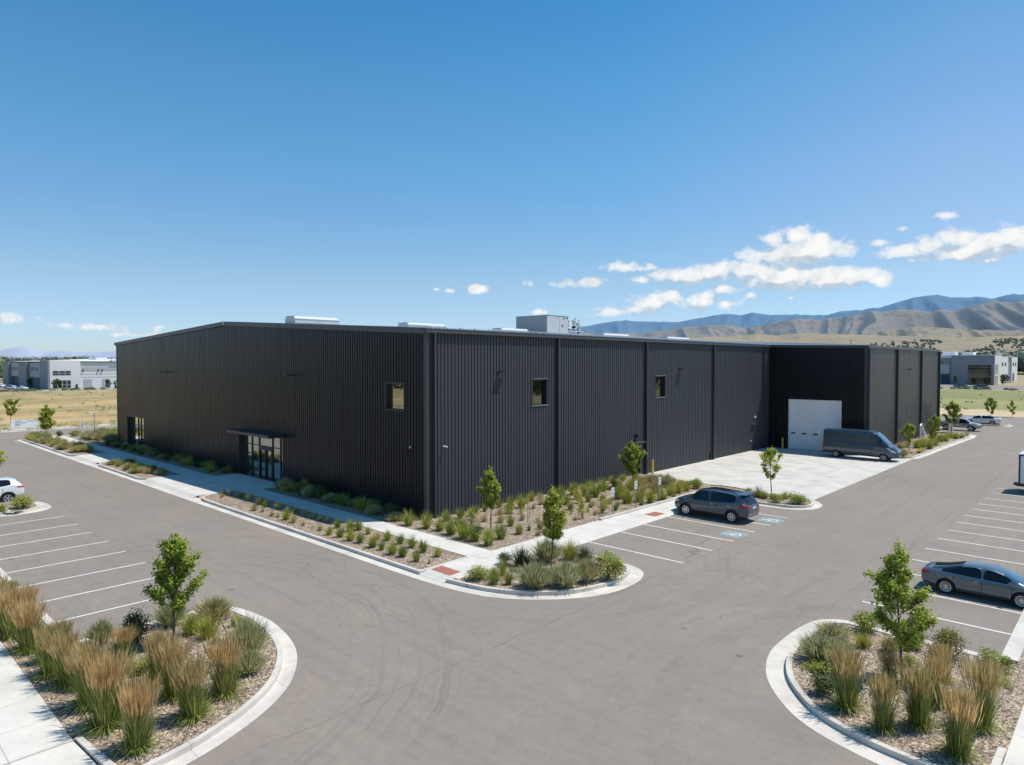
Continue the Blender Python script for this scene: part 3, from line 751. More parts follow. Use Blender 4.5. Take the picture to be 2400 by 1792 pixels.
for i, (y0, y1, h) in enumerate([(25.0, 28.7, .60), (35.4, 39.5, .58), (46.8, 50.6, .55), (63.7, 68.9, .58), (78, 83.8, .6)]):
    rooftop(-46, y0, y1, h, ['large white rooftop skylight nearest the gable peak', 'low white rooftop skylight just above the building corner', 'white rooftop skylight immediately left of the big grey rooftop unit', 'white rooftop skylight right of the grey rooftop unit', 'farthest white rooftop skylight, in front of the foothills'][i], i)
hz = roofz(-46)
hv = tag(empty('rooftop_unit', (-46, 54, hz)), 'large grey air handling unit on the warehouse roof', 'rooftop unit')
mb = MB(); mb.box(-2.1, 2.1, -2.2, 1.3, 0.1, 1.95); mb.box(-2.15, 2.15, -2.25, 1.35, 1.95, 2.0); mb.build('cabinet', M['hvac'], hv)
mb = MB(); mb.box(2.1, 2.13, -2.15, -.2, .2, 1.9); mb.box(2.1, 2.13, -.15, 1.25, .2, 1.9); mb.build('access_panel', M['hvac_lt'], hv)
mb = MB(); mb.box(2.135, 2.16, .2, .4, .9, 1.05); mb.box(2.135, 2.16, .5, .65, 1.7, 1.85); mb.box(2.135, 2.16, 1.0, 1.15, 1.7, 1.85); mb.build('latch', M['black'], hv)
an = tag(empty('pipe_rack', (-46, 57.2, hz)), 'cluttered light metal pipe and antenna rack beside the grey rooftop unit', 'pipe rack')
mb = MB()
for i in range(9):
    x = R.uniform(-1.4, 1.4); y = -1.5 + i * .40; hh = R.uniform(1.75, 2.2)
    mb.tube([(x, y, 0), (x, y, hh)], .07, 6)
    for _ in range(5): z = R.uniform(.3, hh - .2); mb.box(x - .16, x + .16, y - .15, y + .15, z, z + .2)
for z in (.5, 1.2, 1.7): mb.tube([(1.2, -1.7, z), (1.2, 1.9, z + .05)], .04, 6); mb.tube([(-1.2, -1.7, z), (-1.2, 1.9, z)], .04, 6)
mb.build('rack', M['hvac_lt'], an)
mb = MB()
mb.tube([(-46.5, 27, roofz(-46.5)), (-46.5, 27, roofz(-46.5))], .01, 4)
vp = MB(); vp.tube([(0, 0, 0), (0, 0, .9)], .06, 8); vp.box(-.12, .12, -.12, .12, .85, .95)
tag(vp.build('vent_pipe', M['post'], loc=(-26, 88, 10.9)), 'thin grey vent pipe standing on the wing roof above the overhead door', 'vent pipe')

# bollards
for x, y, z, lab in ((-29.1, 47.75, .012, 'yellow bollard by the long black wall, where planting bed meets the concrete apron'), (-27.85, 71.7, .012, 'yellow bollard left of the white overhead door')):
    e = tag(empty('bollard', (x, y, z)), lab, 'bollard', 'yellow bollards')
    mb = MB(); n = 16; rr = .09
    for (r0, z0), (r1, z1) in zip([(rr, 0), (rr, 1.1), (rr * .8, 1.16)], [(rr, 1.1), (rr * .8, 1.16), (.001, 1.19)]):
        for k_ in range(n):
            a = 2 * PI * k_ / n; b = 2 * PI * (k_ + 1) / n
            mb.quad((r0 * math.cos(a), r0 * math.sin(a), z0), (r0 * math.cos(b), r0 * math.sin(b), z0), (r1 * math.cos(b), r1 * math.sin(b), z1), (r1 * math.cos(a), r1 * math.sin(a), z1))
    mb.build('bollard_sleeve', M['yellow'], e, True)
    mb = MB(); mb.tube([(0, 0, 0), (0, 0, .02)], .13, 16); mb.build('base_collar', M['curb'], e)

# parking signs
def psign(x, y, h, label, w=.3, rz=0):
    e = tag(empty('parking_sign', (x, y, .12), rz), label, 'sign', 'parking signs')
    mb = MB(); mb.tube([(0, 0, 0), (0, 0, h)], .025, 8); mb.build('post', M['post'], e)
    mb = MB(); mb.box(.03, .045, -w / 2, w / 2, h - .47, h + .02); s = mb.build('sign_panel', M['sign'], e)
    mb = MB()
    for i, (z, ww) in enumerate(((h - .08, .2), (h - .16, .13), (h - .30, .2), (h - .37, .16))): mb.box(.046, .048, -ww / 2, ww / 2, z - .02, z + .012)
    mb.build('sign_lettering', M['signdark'], s)
psign(-22.62, 32.68, 1.62, 'white parking sign on a post, nearest the round corner island')
psign(-22.72, 35.3, 1.66, 'white parking sign on a post in front of the tree by the side door')
psign(-22.42, 37.6, 1.66, 'white parking sign on a post among tall grasses, nearest the dark SUV')
st = tag(empty('stake', (-24.63, 27.46, .12)), 'pair of thin pale stakes standing in the bed left of the lime tree', 'stake')
mb = MB(); mb.tube([(0, 0, 0), (0, 0, 1.4)], .018, 6); mb.tube([(0, .14, 0), (0, .14, 1.32)], .016, 6); mb.build('rod', M['post'], st)
# utility meter at the wing
um = tag(empty('utility_meter', (-19.3, 92.6, .12)), 'white gas meter assembly against the wing wall', 'utility meter')
mb = MB(); mb.tube([(0, -.8, 0), (0, -.8, 1.5), (0, -.3, 1.7), (0, .2, 1.5), (0, .3, .6), (0, 1.2, .5), (0, 1.2, 0)], .09, 8); mb.build('pipework', M['camwhite'], um)
mb = MB(); mb.tube([(.0, -.1, .6), (.0, -.1, 1.2)], .28, 12); mb.box(-.2, .2, .5, 1.0, .3, .7); mb.build('meter_body', M['hvac_lt'], um)
um2 = tag(empty('backflow_preventer', (-18.6, 105.2, .02)), 'white backflow pipework at the far corner of the wing', 'backflow preventer')
mb = MB(); mb.tube([(0, -.8, 0), (0, -.8, 1.0), (0, .8, 1.0), (0, .8, 0)], .12, 8); mb.build('pipework', M['camwhite'], um2)
mb = MB(); mb.box(-.2, .2, -.3, .3, .8, 1.4); mb.build('valve_body', M['camwhite'], um2)

# ------------------------------------------------------------------ vehicles
MC = {
 'suv': car_paint('suv_paint', (.062, .080, .112)), 'van': car_paint('van_paint', (.05, .072, .09), .3), 'sedan': car_paint('sedan_paint', (.115, .138, .165), .5),
 'white': car_paint('white_paint', (.72, .73, .75), .0, .3), 'silver': car_paint('silver_paint', (.36, .35, .34), .6), 'navy': car_paint('dark_paint', (.04, .05, .07)),
 'glass': mat('car_glass', None, (.006, .008, .010), .04, 0, .55), 'shield': reflect_glass('windshield_glass', (.02, .04, .05), .22),
 'tyre': varied('tyre_rubber', (.022, .022, .022), .2, 20, .85), 'rim': mat('alloy_rim', None, (.62, .63, .65), .3, .7), 'steel': mat('steel_rim', None, (.30, .30, .31), .4, .6),
 'dark': mat('arch_dark', None, (.008, .008, .008), .9), 'clad': mat('black_cladding', None, (.022, .023, .025), .6),
 'red': mat('tail_red', None, (.36, .012, .012), .2), 'lens': mat('clear_lens', None, (.6, .62, .64), .1), 'chrome': mat('chrome', None, (.7, .7, .72), .15, 1.0),
 'plate': mat('plate_white', None, (.62, .62, .68), .5), 'seam': mat('seam_black', None, (.01, .01, .012), .7),
}
def crs(tab, x):
    """piecewise linear table lookup"""
    if x <= tab[0][0]: return tab[0][1]
    for (a, va), (b, vb) in zip(tab[:-1], tab[1:]):
        if x <= b: return va + (vb - va) * (x - a) / (b - a)
    return tab[-1][1]

def wheel_mesh(r, w, kind='alloy', spokes=5):
    ty = MB(); n = 28
    prof = [(r * .66, -w / 2 + .01), (r * .9, -w / 2), (r, -w * .36), (r, w * .36), (r * .9, w / 2), (r * .66, w / 2 - .01)]
    for (r0, y0), (r1, y1) in zip(prof[:-1], prof[1:]):
        for k in range(n):
            a = 2 * PI * k / n; b = 2 * PI * (k + 1) / n
            ty.quad((r0 * math.cos(a), y0, r0 * math.sin(a)), (r1 * math.cos(a), y1, r1 * math.sin(a)), (r1 * math.cos(b), y1, r1 * math.sin(b)), (r0 * math.cos(b), y0, r0 * math.sin(b)))
    rm = MB()
    def ring(r0, y0, r1, y1, mi=0):
        for k in range(n):
            a = 2 * PI * k / n; b = 2 * PI * (k + 1) / n
            rm.quad((r0 * math.cos(a), y0, r0 * math.sin(a)), (r1 * math.cos(a), y1, r1 * math.sin(a)), (r1 * math.cos(b), y1, r1 * math.sin(b)), (r0 * math.cos(b), y0, r0 * math.sin(b)), mi)
    ring(r * .67, -w / 2 + .005, r * .58, -w / 2 + .015); ring(r * .58, -w / 2 + .015, r * .56, 0); ring(r * .56, -.01, .001, -.01, 1)
    ring(r * .15, -w / 2 + .03, .001, -w / 2 + .02); ring(r * .15, -w / 2 + .03, r * .15, 0)
    if kind == 'steel': ring(r * .58, -w / 2 + .05, r * .25, -w / 2 + .02); ring(r * .25, -w / 2 + .02, r * .15, -w / 2 + .05)
    for s in range(0 if kind == 'steel' else spokes):
        for off in ((-.09, .09) if spokes <= 6 else (0,)):
            a = 2 * PI * s / spokes + off * (1.6)
            u = Vector((math.cos(a), 0, math.sin(a))); v = Vector((-math.sin(a), 0, math.cos(a)))
            h0, h1 = r * .05, r * (.055 if spokes <= 6 else .03)
            y_ = -w / 2 + .02; p0 = u * r * .1; p1 = u * r * .62
            q = [p0 - v * h0, p1 - v * h1, p1 + v * h1, p0 + v * h0]
            rm.add([(p.x, y_, p.z) for p in q] + [(p.x, y_ + .04, p.z) for p in q], [(0, 1, 2, 3), (0, 1, 5, 4), (2, 3, 7, 6)])
    return ty.mesh('tyre', MC['tyre'], True), rm.mesh('rim', [MC['rim'] if kind != 'steel' else MC['steel'], MC['dark']])

def vehicle(name, label, cat, S, loc, rz, paint, wheels, wr, wheelkind='alloy', spokes=5, details=None, group=None, scale=1.0):
    """S: dict of profile tables along x (front = +x): zt roof/bonnet line, zs shoulder, ws shoulder half width, wt top half width, zb, wb;
       cab=(x_rear_glass_base, x_rear_roof, x_front_roof, x_cowl), pillars=[(x0,x1)...]"""
    e = tag(empty(name, loc, rz), label, cat, group)
    e.scale = (scale,) * 3
    xs = S['xs']; cab = S['cab']; nr = 16
    verts = []; rings = []
    for x in xs:
        zt, zs = crs(S['zt'], x), crs(S['zs'], x); wm, wt = crs(S['wm'], x), crs(S['wt'], x); zb = crs(S['zb'], x)
        zs = min(zs, zt - .012)
        ze = zt - min(.06, (zt - zs) * .3)
        zm = zb + (zs - zb) * .55
        half = [(0, zb), (wm * .82, zb), (wm * .985, zb + .12), (wm, zm), (wm * .955, zs), (wm * .925, zs + .015 if zt - zs > .05 else zs + .004), (min(wt + .02, wm * .91), ze), (wt * .72, zt - .008), (0, zt)]
        ring = half + [(-y, z) for y, z in half[-2:0:-1]]
        rings.append([(x, y, z) for y, z in ring])
    nr = len(rings[0]); mb = MB()
    for r in rings: mb.v += r
    def isglass(i, k):
        kk = k if k < 8 else nr - 1 - k
        xa, xb = xs[i], xs[i + 1]; xm = (xa + xb) / 2
        rb, rr, fr, cw = cab
        if kk == 5 and S['sg'][0] <= xm <= S['sg'][1] and not any(a <= xm <= b for a, b in S['pillars']): return 1
        if kk in (6, 7) and fr <= xm <= cw: return 2
        if kk in (6, 7) and rb <= xm <= rr and not S.get('noback'): return 3
        return 0
    for i in range(len(xs) - 1):
        for k in range(nr):
            a = i * nr + k; b = i * nr + (k + 1) % nr
            mb.f.append((a, a + nr, b + nr, b)); mb.m.append(isglass(i, k))
    mb.f.append(tuple(range(nr))); mb.m.append(S.get('rearmat', 0))
    mb.f.append(tuple((len(xs) - 1) * nr + k for k in range(nr - 1, -1, -1))); mb.m.append(0)
    me = mb.mesh('shell', [paint, MC['glass'], MC['shield'], MC['glass'], MC['dark'], MC['clad']], True)
    sh = bpy.data.objects.new('shell', me); col.objects.link(sh)
    bm = bmesh.new(); bm.from_mesh(me); bmesh.ops.recalc_face_normals(bm, faces=bm.faces)
    cl = bm.edges.layers.float.new('crease_edge')
    for ed in bm.edges:
        a, b = (v.index % nr for v in ed.verts); ra, rb_ = (v.index // nr for v in ed.verts)
        if ra != rb_ and a == b and a in (4, nr - 4, 5, nr - 5): ed[cl] = .55
        if ra != rb_ and a == b and a in (1, nr - 1): ed[cl] = .6
        if len({f.material_index for f in ed.link_faces}) > 1: ed[cl] = .85
    for i in (0, len(xs) - 1):
        for ed in bm.edges:
            if all(v.index // nr == i for v in ed.verts): ed[cl] = .35
    bm.to_mesh(me); bm.free()
    ss = sh.modifiers.new('s', 'SUBSURF'); ss.levels = 2; ss.render_levels = 2
    # wheel arch cutters
    cut = MB(); n = 28
    for wx in wheels:
        for sg in (-1, 1):
            wm = crs(S['wm'], wx); r = wr * 1.14; ya, yb = sg * (wm - .32), sg * (wm + .2)
            b0 = len(cut.v)
            for y in (ya, yb):
                for k in range(n):
                    a = 2 * PI * k / n; cut.v.append((wx + r * math.cos(a), y, wr + r * math.sin(a)))
            for k in range(n): cut.f.append((b0 + k, b0 + (k + 1) % n, b0 + n + (k + 1) % n, b0 + n + k)); cut.m.append(0)
            cut.f.append(tuple(b0 + k for k in range(n))); cut.f.append(tuple(b0 + n + k for k in range(n - 1, -1, -1))); cut.m += [0, 0]
    cm = cut.mesh('cut', [MC['dark']]); bm = bmesh.new(); bm.from_mesh(cm); bmesh.ops.recalc_face_normals(bm, faces=bm.faces)
    bm.to_mesh(cm); bm.free()
    cm.materials.clear()
    for mm in [paint, MC['glass'], MC['shield'], MC['glass'], MC['dark']]: cm.materials.append(mm)
    cm.polygons.foreach_set('material_index', [4] * len(cm.polygons))
    co = bpy.data.objects.new('cut', cm); col.objects.link(co)
    bo = sh.modifiers.new('b', 'BOOLEAN'); bo.operation = 'DIFFERENCE'; bo.object = co; bo.solver = 'EXACT'
    dg = bpy.context.evaluated_depsgraph_get(); dg.update()
    full = bpy.data.meshes.new_from_object(sh.evaluated_get(dg), depsgraph=dg)
    bpy.data.objects.remove(sh); bpy.data.objects.remove(co)
    bm = bmesh.new(); bm.from_mesh(full); bvh = BVHTree.FromBMesh(bm)
    def sub(idx, nm, m, off=0.0):
        b2 = bm.copy(); bmesh.ops.delete(b2, geom=[f for f in b2.faces if f.material_index not in idx], context='FACES')
        if not b2.faces: b2.free(); return None
        remap = {v: i for i, v in enumerate(idx)}
        for f in b2.faces: f.material_index = remap[f.material_index]
        mm = bpy.data.meshes.new(nm); b2.to_mesh(mm); b2.free()
        for x in m: mm.materials.append(x)
        return link(nm, mm, e)
    def split_glass(_):
        b2 = bm.copy(); bmesh.ops.delete(b2, geom=[f for f in b2.faces if f.material_index != 1], context='FACES')
        for f in b2.faces: f.tag = False
        groups = []
        for f in b2.faces:
            if f.tag: continue
            f.tag = True; st = [f]; g = []
            while st:
                h = st.pop(); g.append(h)
                for ed in h.edges:
                    for o2 in ed.link_faces:
                        if not o2.tag: o2.tag = True; st.append(o2)
            groups.append(g)
        for g in groups:
            w_ = MB(); w_.smooth = True
            for f in g: w_.add([v.co for v in f.verts], [tuple(range(len(f.verts)))])
            o_ = w_.build('side_window', MC['glass'], e, True)
            b3 = bmesh.new(); b3.from_mesh(o_.data); bmesh.ops.remove_doubles(b3, verts=b3.verts, dist=1e-4); b3.to_mesh(o_.data); b3.free()
        b2.free()
    sub([0, 4, 5], 'body', [paint, MC['dark'], MC['clad']]); split_glass(sub); sub([2], 'windshield', [MC['shield']]); sub([3], 'rear_window', [MC['glass']])
    # wheels
    ty, rm = wheel_mesh(wr, .22 * wr / .33, wheelkind, spokes)
    for wx in wheels:
        for sg in (-1, 1):
            wm = crs(S['wm'], wx)
            w = empty('wheel', (wx, sg * (wm - .12), wr), 0 if sg < 0 else PI, e)
            link('tyre', ty, w); link('rim', rm, w)
    # projected patches
    def patch(nm, side, q, m, off=.006, nx=8, ny=4, parent=e):
        """q = 4 corners in (x,z) for side 'L'(-y)/'R'(+y) or (y,z) for 'F'/'B' or (x,y) for 'T'"""
        p = MB(); g = {}
        for i in range(nx + 1):
            for j in range(ny + 1):
                u = i / nx; v = j / ny
                a = [(q[0][k] * (1 - u) + q[1][k] * u) * (1 - v) + (q[3][k] * (1 - u) + q[2][k] * u) * v for k in (0, 1)]
                if side in 'LR': o = Vector((a[0], -4 if side == 'L' else 4, a[1])); d = Vector((0, 1 if side == 'L' else -1, 0))
                elif side in 'FB': o = Vector((8 if side == 'F' else -8, a[0], a[1])); d = Vector((-1 if side == 'F' else 1, 0, 0))
                else: o = Vector((a[0], a[1], 6)); d = Vector((0, 0, -1))
                h = bvh.ray_cast(o, d)
                g[i, j] = None if h[0] is None else h[0] - d * off
        for i in range(nx):
            for j in range(ny):
                c = [g[i, j], g[i + 1, j], g[i + 1, j + 1], g[i, j + 1]]
                if None in c: continue
                p.quad(*c)
        if p.f: return p.build(nm, m, parent, True)
    if details: details(e, patch, bvh)
    bm.free()
    return e

def frange(a, b, st):
    n = max(1, int(round((b - a) / st))); return [a + (b - a) * i / n for i in range(n + 1)]
def xset(L, extra): return sorted(set([round(v, 3) for v in extra]))

def both(fn):
    for s in 'LR': fn(s)

# ---- SUV  (origin: centre on ground, front +x)
def suv_tables(h=1.70, L=4.7, W=1.86):
    hl = L / 2; w = W / 2
    return dict(xs=[-hl, -hl + .06, -hl + .2, -hl + .42, -hl + .75, -1.32, -.92, -.55, -.08, .0, .45, .82, 1.0, 1.22, 1.45, 1.75, 2.0, hl - .18, hl - .05, hl],
        zt=[(-hl, .98), (-hl + .06, 1.06), (-hl + .2, 1.3), (-hl + .42, h - .17), (-hl + .75, h - .09), (-.9, h - .03), (-.1, h), (.45, h - .02), (.8, h - .13), (1.22, 1.18), (1.45, 1.11), (2.0, 1.02), (hl - .18, .92), (hl, .74)],
        zs=[(-hl, .95), (-hl + .4, 1.19), (-hl + .75, 1.17), (-1, 1.09), (.4, 1.03), (1.2, 1.01), (2.0, .93), (hl, .66)],
        wm=[(-hl, w * .80), (-hl + .06, w * .88), (-hl + .3, w * .965), (-1.2, w), (1.2, w), (1.9, w * .965), (hl - .18, w * .86), (hl - .05, w * .76), (hl, w * .66)],
        wt=[(-hl, w * .7), (-hl + .2, w * .66), (-hl + .5, w * .68), (-.9, w * .72), (.4, w * .71), (.8, w * .72), (1.22, w * .83), (2.0, w * .78), (hl, w * .55)],
        zb=[(-hl, .42), (-hl + .3, .27), (-1, .22), (1.2, .22), (2.0, .26), (hl, .34)], cab=(-hl + .1, -hl + .4, .8, 1.22), sg=(-hl + .74, .98), pillars=[(-.08, .0)])
def seams(patch, side, xs, z0, z1, w=.012):
    for x in xs: patch('door_seam', side, [(x - w, z0), (x + w, z0), (x + w, z1), (x - w, z1)], MC['seam'], .004, 1, 8)
def std_side(patch, side, front, rear, handles, lampz, hl, clad=False, wr=.34, wheels=(), chrome=True):
    pass
def arch_ring(e, S, wheels, wr, m, grow=1.28):
    for wx in wheels:
        for sg in (-1, 1):
            wm = crs(S['wm'], wx) * .995; mb = MB(); n = 20
            for k in range(n):
                a = PI * (-.08 + 1.16 * k / n); b = PI * (-.08 + 1.16 * (k + 1) / n)
                q = [(wx + r * math.cos(t), sg * (wm + d), max(.2, wr + r * math.sin(t))) for r, t, d in ((wr * 1.10, a, .012), (wr * grow, a, .006), (wr * grow, b, .006), (wr * 1.10, b, .012))]
                mb.quad(*q)
                q2 = [(wx + wr * 1.10 * math.cos(t), sg * (wm + d), max(.2, wr + wr * 1.10 * math.sin(t))) for t, d in ((a, .012), (b, .012), (b, -.08), (a, -.08))]
                mb.quad(*q2)
            mb.build('arch_trim', m, e, True)
S_suv = suv_tables()
def det_suv(e, patch, bvh):
    hl = 2.35
    for s in 'LR':
        sg = -1 if s == 'L' else 1
        seams(patch, s, [1.12, .0, -1.15], .34, .99)
        for x in (-.05, -1.05): patch('door_handle', s, [(x - .26, .90), (x - .08, .905), (x - .08, .93), (x - .26, .925)], MC['chrome'], .025, 4, 2)
        patch('sill_cladding', s, [(-1.1, .24), (1.0, .24), (1.0, .40), (-1.1, .40)], MC['clad'], .01, 10, 3)
        patch('headlight', s, [(1.92, .80), (2.26, .70), (2.24, .80), (1.9, .90)], MC['lens'], .008)
        patch('taillight', s, [(-2.29, .93), (-1.93, .98), (-1.86, 1.08), (-2.25, 1.06)], MC['red'], .008)
        mb = MB(); y = sg * .93; mb.tube([(.98, sg * .86, 1.03), (1.0, sg * 1.0, 1.06)], .03, 6)
        mb.add([(.93, sg * .96, 1.0), (1.08, sg * .97, 1.02), (1.06, sg * 1.12, 1.03), (.93, sg * 1.12, 1.02), (.93, sg * .96, 1.14), (1.03, sg * .97, 1.13), (1.02, sg * 1.1, 1.12), (.93, sg * 1.12, 1.14)], [(0, 1, 2, 3), (4, 5, 6, 7), (0, 1, 5, 4), (1, 2, 6, 5), (2, 3, 7, 6), (3, 0, 4, 7)])
        mb.build('wing_mirror', MC['suv'], e)
        mb = MB(); pts = [(-1.62, sg * .64, 1.63), (-1.5, sg * .65, 1.70), (-.9, sg * .66, 1.75), (0, sg * .66, 1.755), (.45, sg * .65, 1.72), (.62, sg * .64, 1.64)]
        mb.tube(pts, .022, 6); mb.build('roof_rail', MC['chrome'] if False else MC['clad'], e)
        patch('reflector', 'B', [(sg * .55, .50), (sg * .75, .50), (sg * .75, .56), (sg * .55, .54)], MC['chrome'], .012)
        patch('taillight', 'B', [(sg * .50, .97), (sg * .80, .95), (sg * .80, 1.07), (sg * .5, 1.06)], MC['red'], .01)
    patch('number_plate', 'B', [(-.24, .82), (.24, .82), (.24, .95), (-.24, .95)], MC['plate'], .02)
    patch('bumper_cladding', 'B', [(-.8, .30), (.8, .30), (.8, .44), (-.8, .44)], MC['clad'], .012)
    patch('bumper_strip', 'B', [(-.7, .57), (.7, .57), (.7, .60), (-.7, .60)], MC['chrome'], .014)
    patch('grille', 'F', [(-.5, .5), (.5, .5), (.55, .74), (-.55, .74)], MC['clad'], .01)
    patch('number_plate', 'F', [(-.2, .45), (.2, .45), (.2, .56), (-.2, .56)], MC['plate'], .02)
    mb = MB(); mb.add([(-2.08, -.58, 1.60), (-2.08, .58, 1.60), (-1.75, .6, 1.665), (-1.75, -.6, 1.665), (-2.08, -.58, 1.575), (-2.08, .58, 1.575)], [(0, 1, 2, 3), (0, 1, 5, 4)]); mb.build('rear_spoiler', MC['suv'], e)
    patch('sunroof', 'T', [(-.9, -.38), (.25, -.38), (.25, .38), (-.9, .38)], MC['glass'], .006)
    arch_ring(e, S_suv, (-1.42, 1.45), .345, MC['clad'])
vehicle('suv', 'dark blue grey SUV with roof rails parked nose in toward the black building', 'SUV', S_suv, (-18.28, 37.0, 0), PI, MC['suv'], (-1.42, 1.45), .345, 'alloy', 6, det_suv)

# ---- white SUV at the left edge, tail toward the aisle (+y)
S_w = suv_tables(1.66, 4.6, 1.84)
def det_wsuv(e, patch, bvh):
    for s in 'LR':
        sg = -1 if s == 'L' else 1
        seams(patch, s, [1.1, .0, -1.12], .34, .99)
        patch('taillight', s, [(-2.27, .94), (-1.85, 1.00), (-1.9, 1.07), (-2.27, 1.04)], MC['red'], .008)
        patch('sill_cladding', s, [(-1.1, .24), (1.0, .24), (1.0, .36), (-1.1, .36)], MC['clad'], .01, 10, 3)
        patch('door_handle', s, [(-.3, .92), (-.1, .925), (-.1, .945), (-.3, .94)], MC['chrome'], .025, 4, 2)
        mb = MB(); mb.add([(.93, sg * .95, 1.0), (1.08, sg * .95, 1.02), (1.06, sg * 1.1, 1.03), (.93, sg * 1.1, 1.02), (.93, sg * .95, 1.14), (1.03, sg * .95, 1.13), (1.02, sg * 1.1, 1.12), (.93, sg * 1.1, 1.14)], [(0, 1, 2, 3), (4, 5, 6, 7), (0, 1, 5, 4), (1, 2, 6, 5), (2, 3, 7, 6), (3, 0, 4, 7)]); mb.build('wing_mirror', MC['white'], e)
    patch('number_plate', 'B', [(-.24, .74), (.24, .74), (.24, .87), (-.24, .87)], MC['plate'], .02)
    patch('bumper_cladding', 'B', [(-.8, .32), (.8, .32), (.8, .50), (-.8, .50)], MC['clad'], .012)
    patch('taillight', 'B', [(-.8, .97), (.8, .97), (.8, 1.03), (-.8, 1.03)], MC['red'], .01, 14, 2)
    arch_ring(e, S_w, (-1.38, 1.4), .345, MC['clad'])
vehicle('suv', 'white SUV seen tail first at the left edge behind a small shrub island', 'SUV', S_w, (-54.1, 7.75, 0), -PI / 2, MC['white'], (-1.38, 1.4), .345, 'alloy', 5, det_wsuv)

# ---- sedan
def sedan_tables(L=4.8, h=1.44, W=1.84):
    hl = L / 2; w = W / 2
    return dict(xs=[-hl, -hl + .05, -hl + .2, -1.98, -1.55, -1.2, -.78, -.35, -.06, .02, .4, .75, 1.0, 1.32, 1.6, 1.9, hl - .22, hl - .06, hl],
        zt=[(-hl, .86), (-hl + .05, .95), (-hl + .2, 1.03), (-1.98, 1.055), (-1.55, 1.14), (-.78, 1.38), (-.35, h - .01), (0, h), (.4, h - .02), (.75, h - .13), (1.32, 1.06), (1.6, 1.0), (1.9, .94), (hl - .22, .84), (hl, .66)],
        zs=[(-hl, .82), (-1.9, .98), (-1, .95), (.6, .91), (1.3, .90), (2.0, .82), (hl, .6)],
        wm=[(-hl, w * .76), (-hl + .05, w * .84), (-hl + .3, w * .94), (-1.5, w * .99), (-.8, w), (1.0, w), (1.8, w * .965), (hl - .22, w * .86), (hl - .06, w * .74), (hl, w * .6)],
        wt=[(-hl, w * .66), (-1.98, w * .74), (-1.55, w * .70), (-.78, w * .66), (0, w * .66), (.75, w * .68), (1.32, w * .80), (1.9, w * .76), (hl, w * .5)],
        zb=[(-hl, .36), (-hl + .3, .24), (-1, .19), (1.2, .19), (2.0, .22), (hl, .28)], cab=(-1.98, -.78, .75, 1.32), sg=(-1.6, 1.02), pillars=[(-.06, .02)])
S_sd = sedan_tables()
def det_sedan(paint):
    def f(e, patch, bvh):
        for s in 'LR':
            sg = -1 if s == 'L' else 1
            seams(patch, s, [1.05, -.02, -1.1], .30, .90, .010)
            for x in (-.1, -1.08): patch('door_handle', s, [(x - .2, .80), (x - .04, .80), (x - .04, .828), (x - .2, .828)], MC['chrome'], .024, 4, 2)
            patch('window_trim', s, [(-1.62, .975), (1.15, .905), (1.15, .918), (-1.62, .99)], MC['chrome'], .006, 12, 1)
            patch('headlight', s, [(1.86, .70), (2.28, .60), (2.24, .70), (1.84, .78)], MC['lens'], .008)
            patch('taillight', s, [(-2.36, .78), (-2.05, .82), (-2.05, .93), (-2.34, .92)], MC['red'], .008)
            patch('taillight', 'B', [(sg * .42, .78), (sg * .8, .78), (sg * .8, .91), (sg * .42, .91)], MC['red'], .01)
            mb = MB(); mb.add([(.92, sg * .90, .92), (1.08, sg * .9, .93), (1.06, sg * 1.08, .95), (.93, sg * 1.08, .95), (.93, sg * .9, 1.04), (1.03, sg * .9, 1.04), (1.02, sg * 1.06, 1.05), (.94, sg * 1.08, 1.05)], [(0, 1, 2, 3), (4, 5, 6, 7), (0, 1, 5, 4), (1, 2, 6, 5), (2, 3, 7, 6), (3, 0, 4, 7)]); mb.build('wing_mirror', paint, e)
            mb = MB()
        patch('number_plate', 'B', [(-.24, .62), (.24, .62), (.24, .74), (-.24, .74)], MC['plate'], .02)
        patch('grille', 'F', [(-.45, .36), (.45, .36), (.5, .58), (-.5, .58)], MC['clad'], .01)
    return f
vehicle('sedan', 'blue grey four door sedan parked beside the front right tree, nose at the frame edge', 'sedan', S_sd, (-4.30, 31.42, 0), 0, MC['sedan'], (-1.38, 1.40), .335, 'alloy', 12, det_sedan(MC['sedan']), scale=.86)

# ---- white saloon far right, nose to the left
S_fb = sedan_tables(); S_fb['zt'] = [(-2.4, .90), (-2.35, 1.0), (-2.2, 1.08), (-1.98, 1.13), (-1.55, 1.25), (-.78, 1.40), (-.35, 1.45), (0, 1.46), (.4, 1.43), (.75, 1.31), (1.32, 1.06), (1.6, 1.0), (1.9, .94), (2.18, .84), (2.4, .66)]; S_fb['cab'] = (-2.1, -.78, .75, 1.32)
vehicle('sedan', 'white saloon parked tail outwards behind the silver pickup, far right', 'sedan', S_fb, (-17.45, 121.2, 0), PI, MC['white'], (-1.38, 1.40), .335, 'alloy', 12, det_sedan(MC['white']))

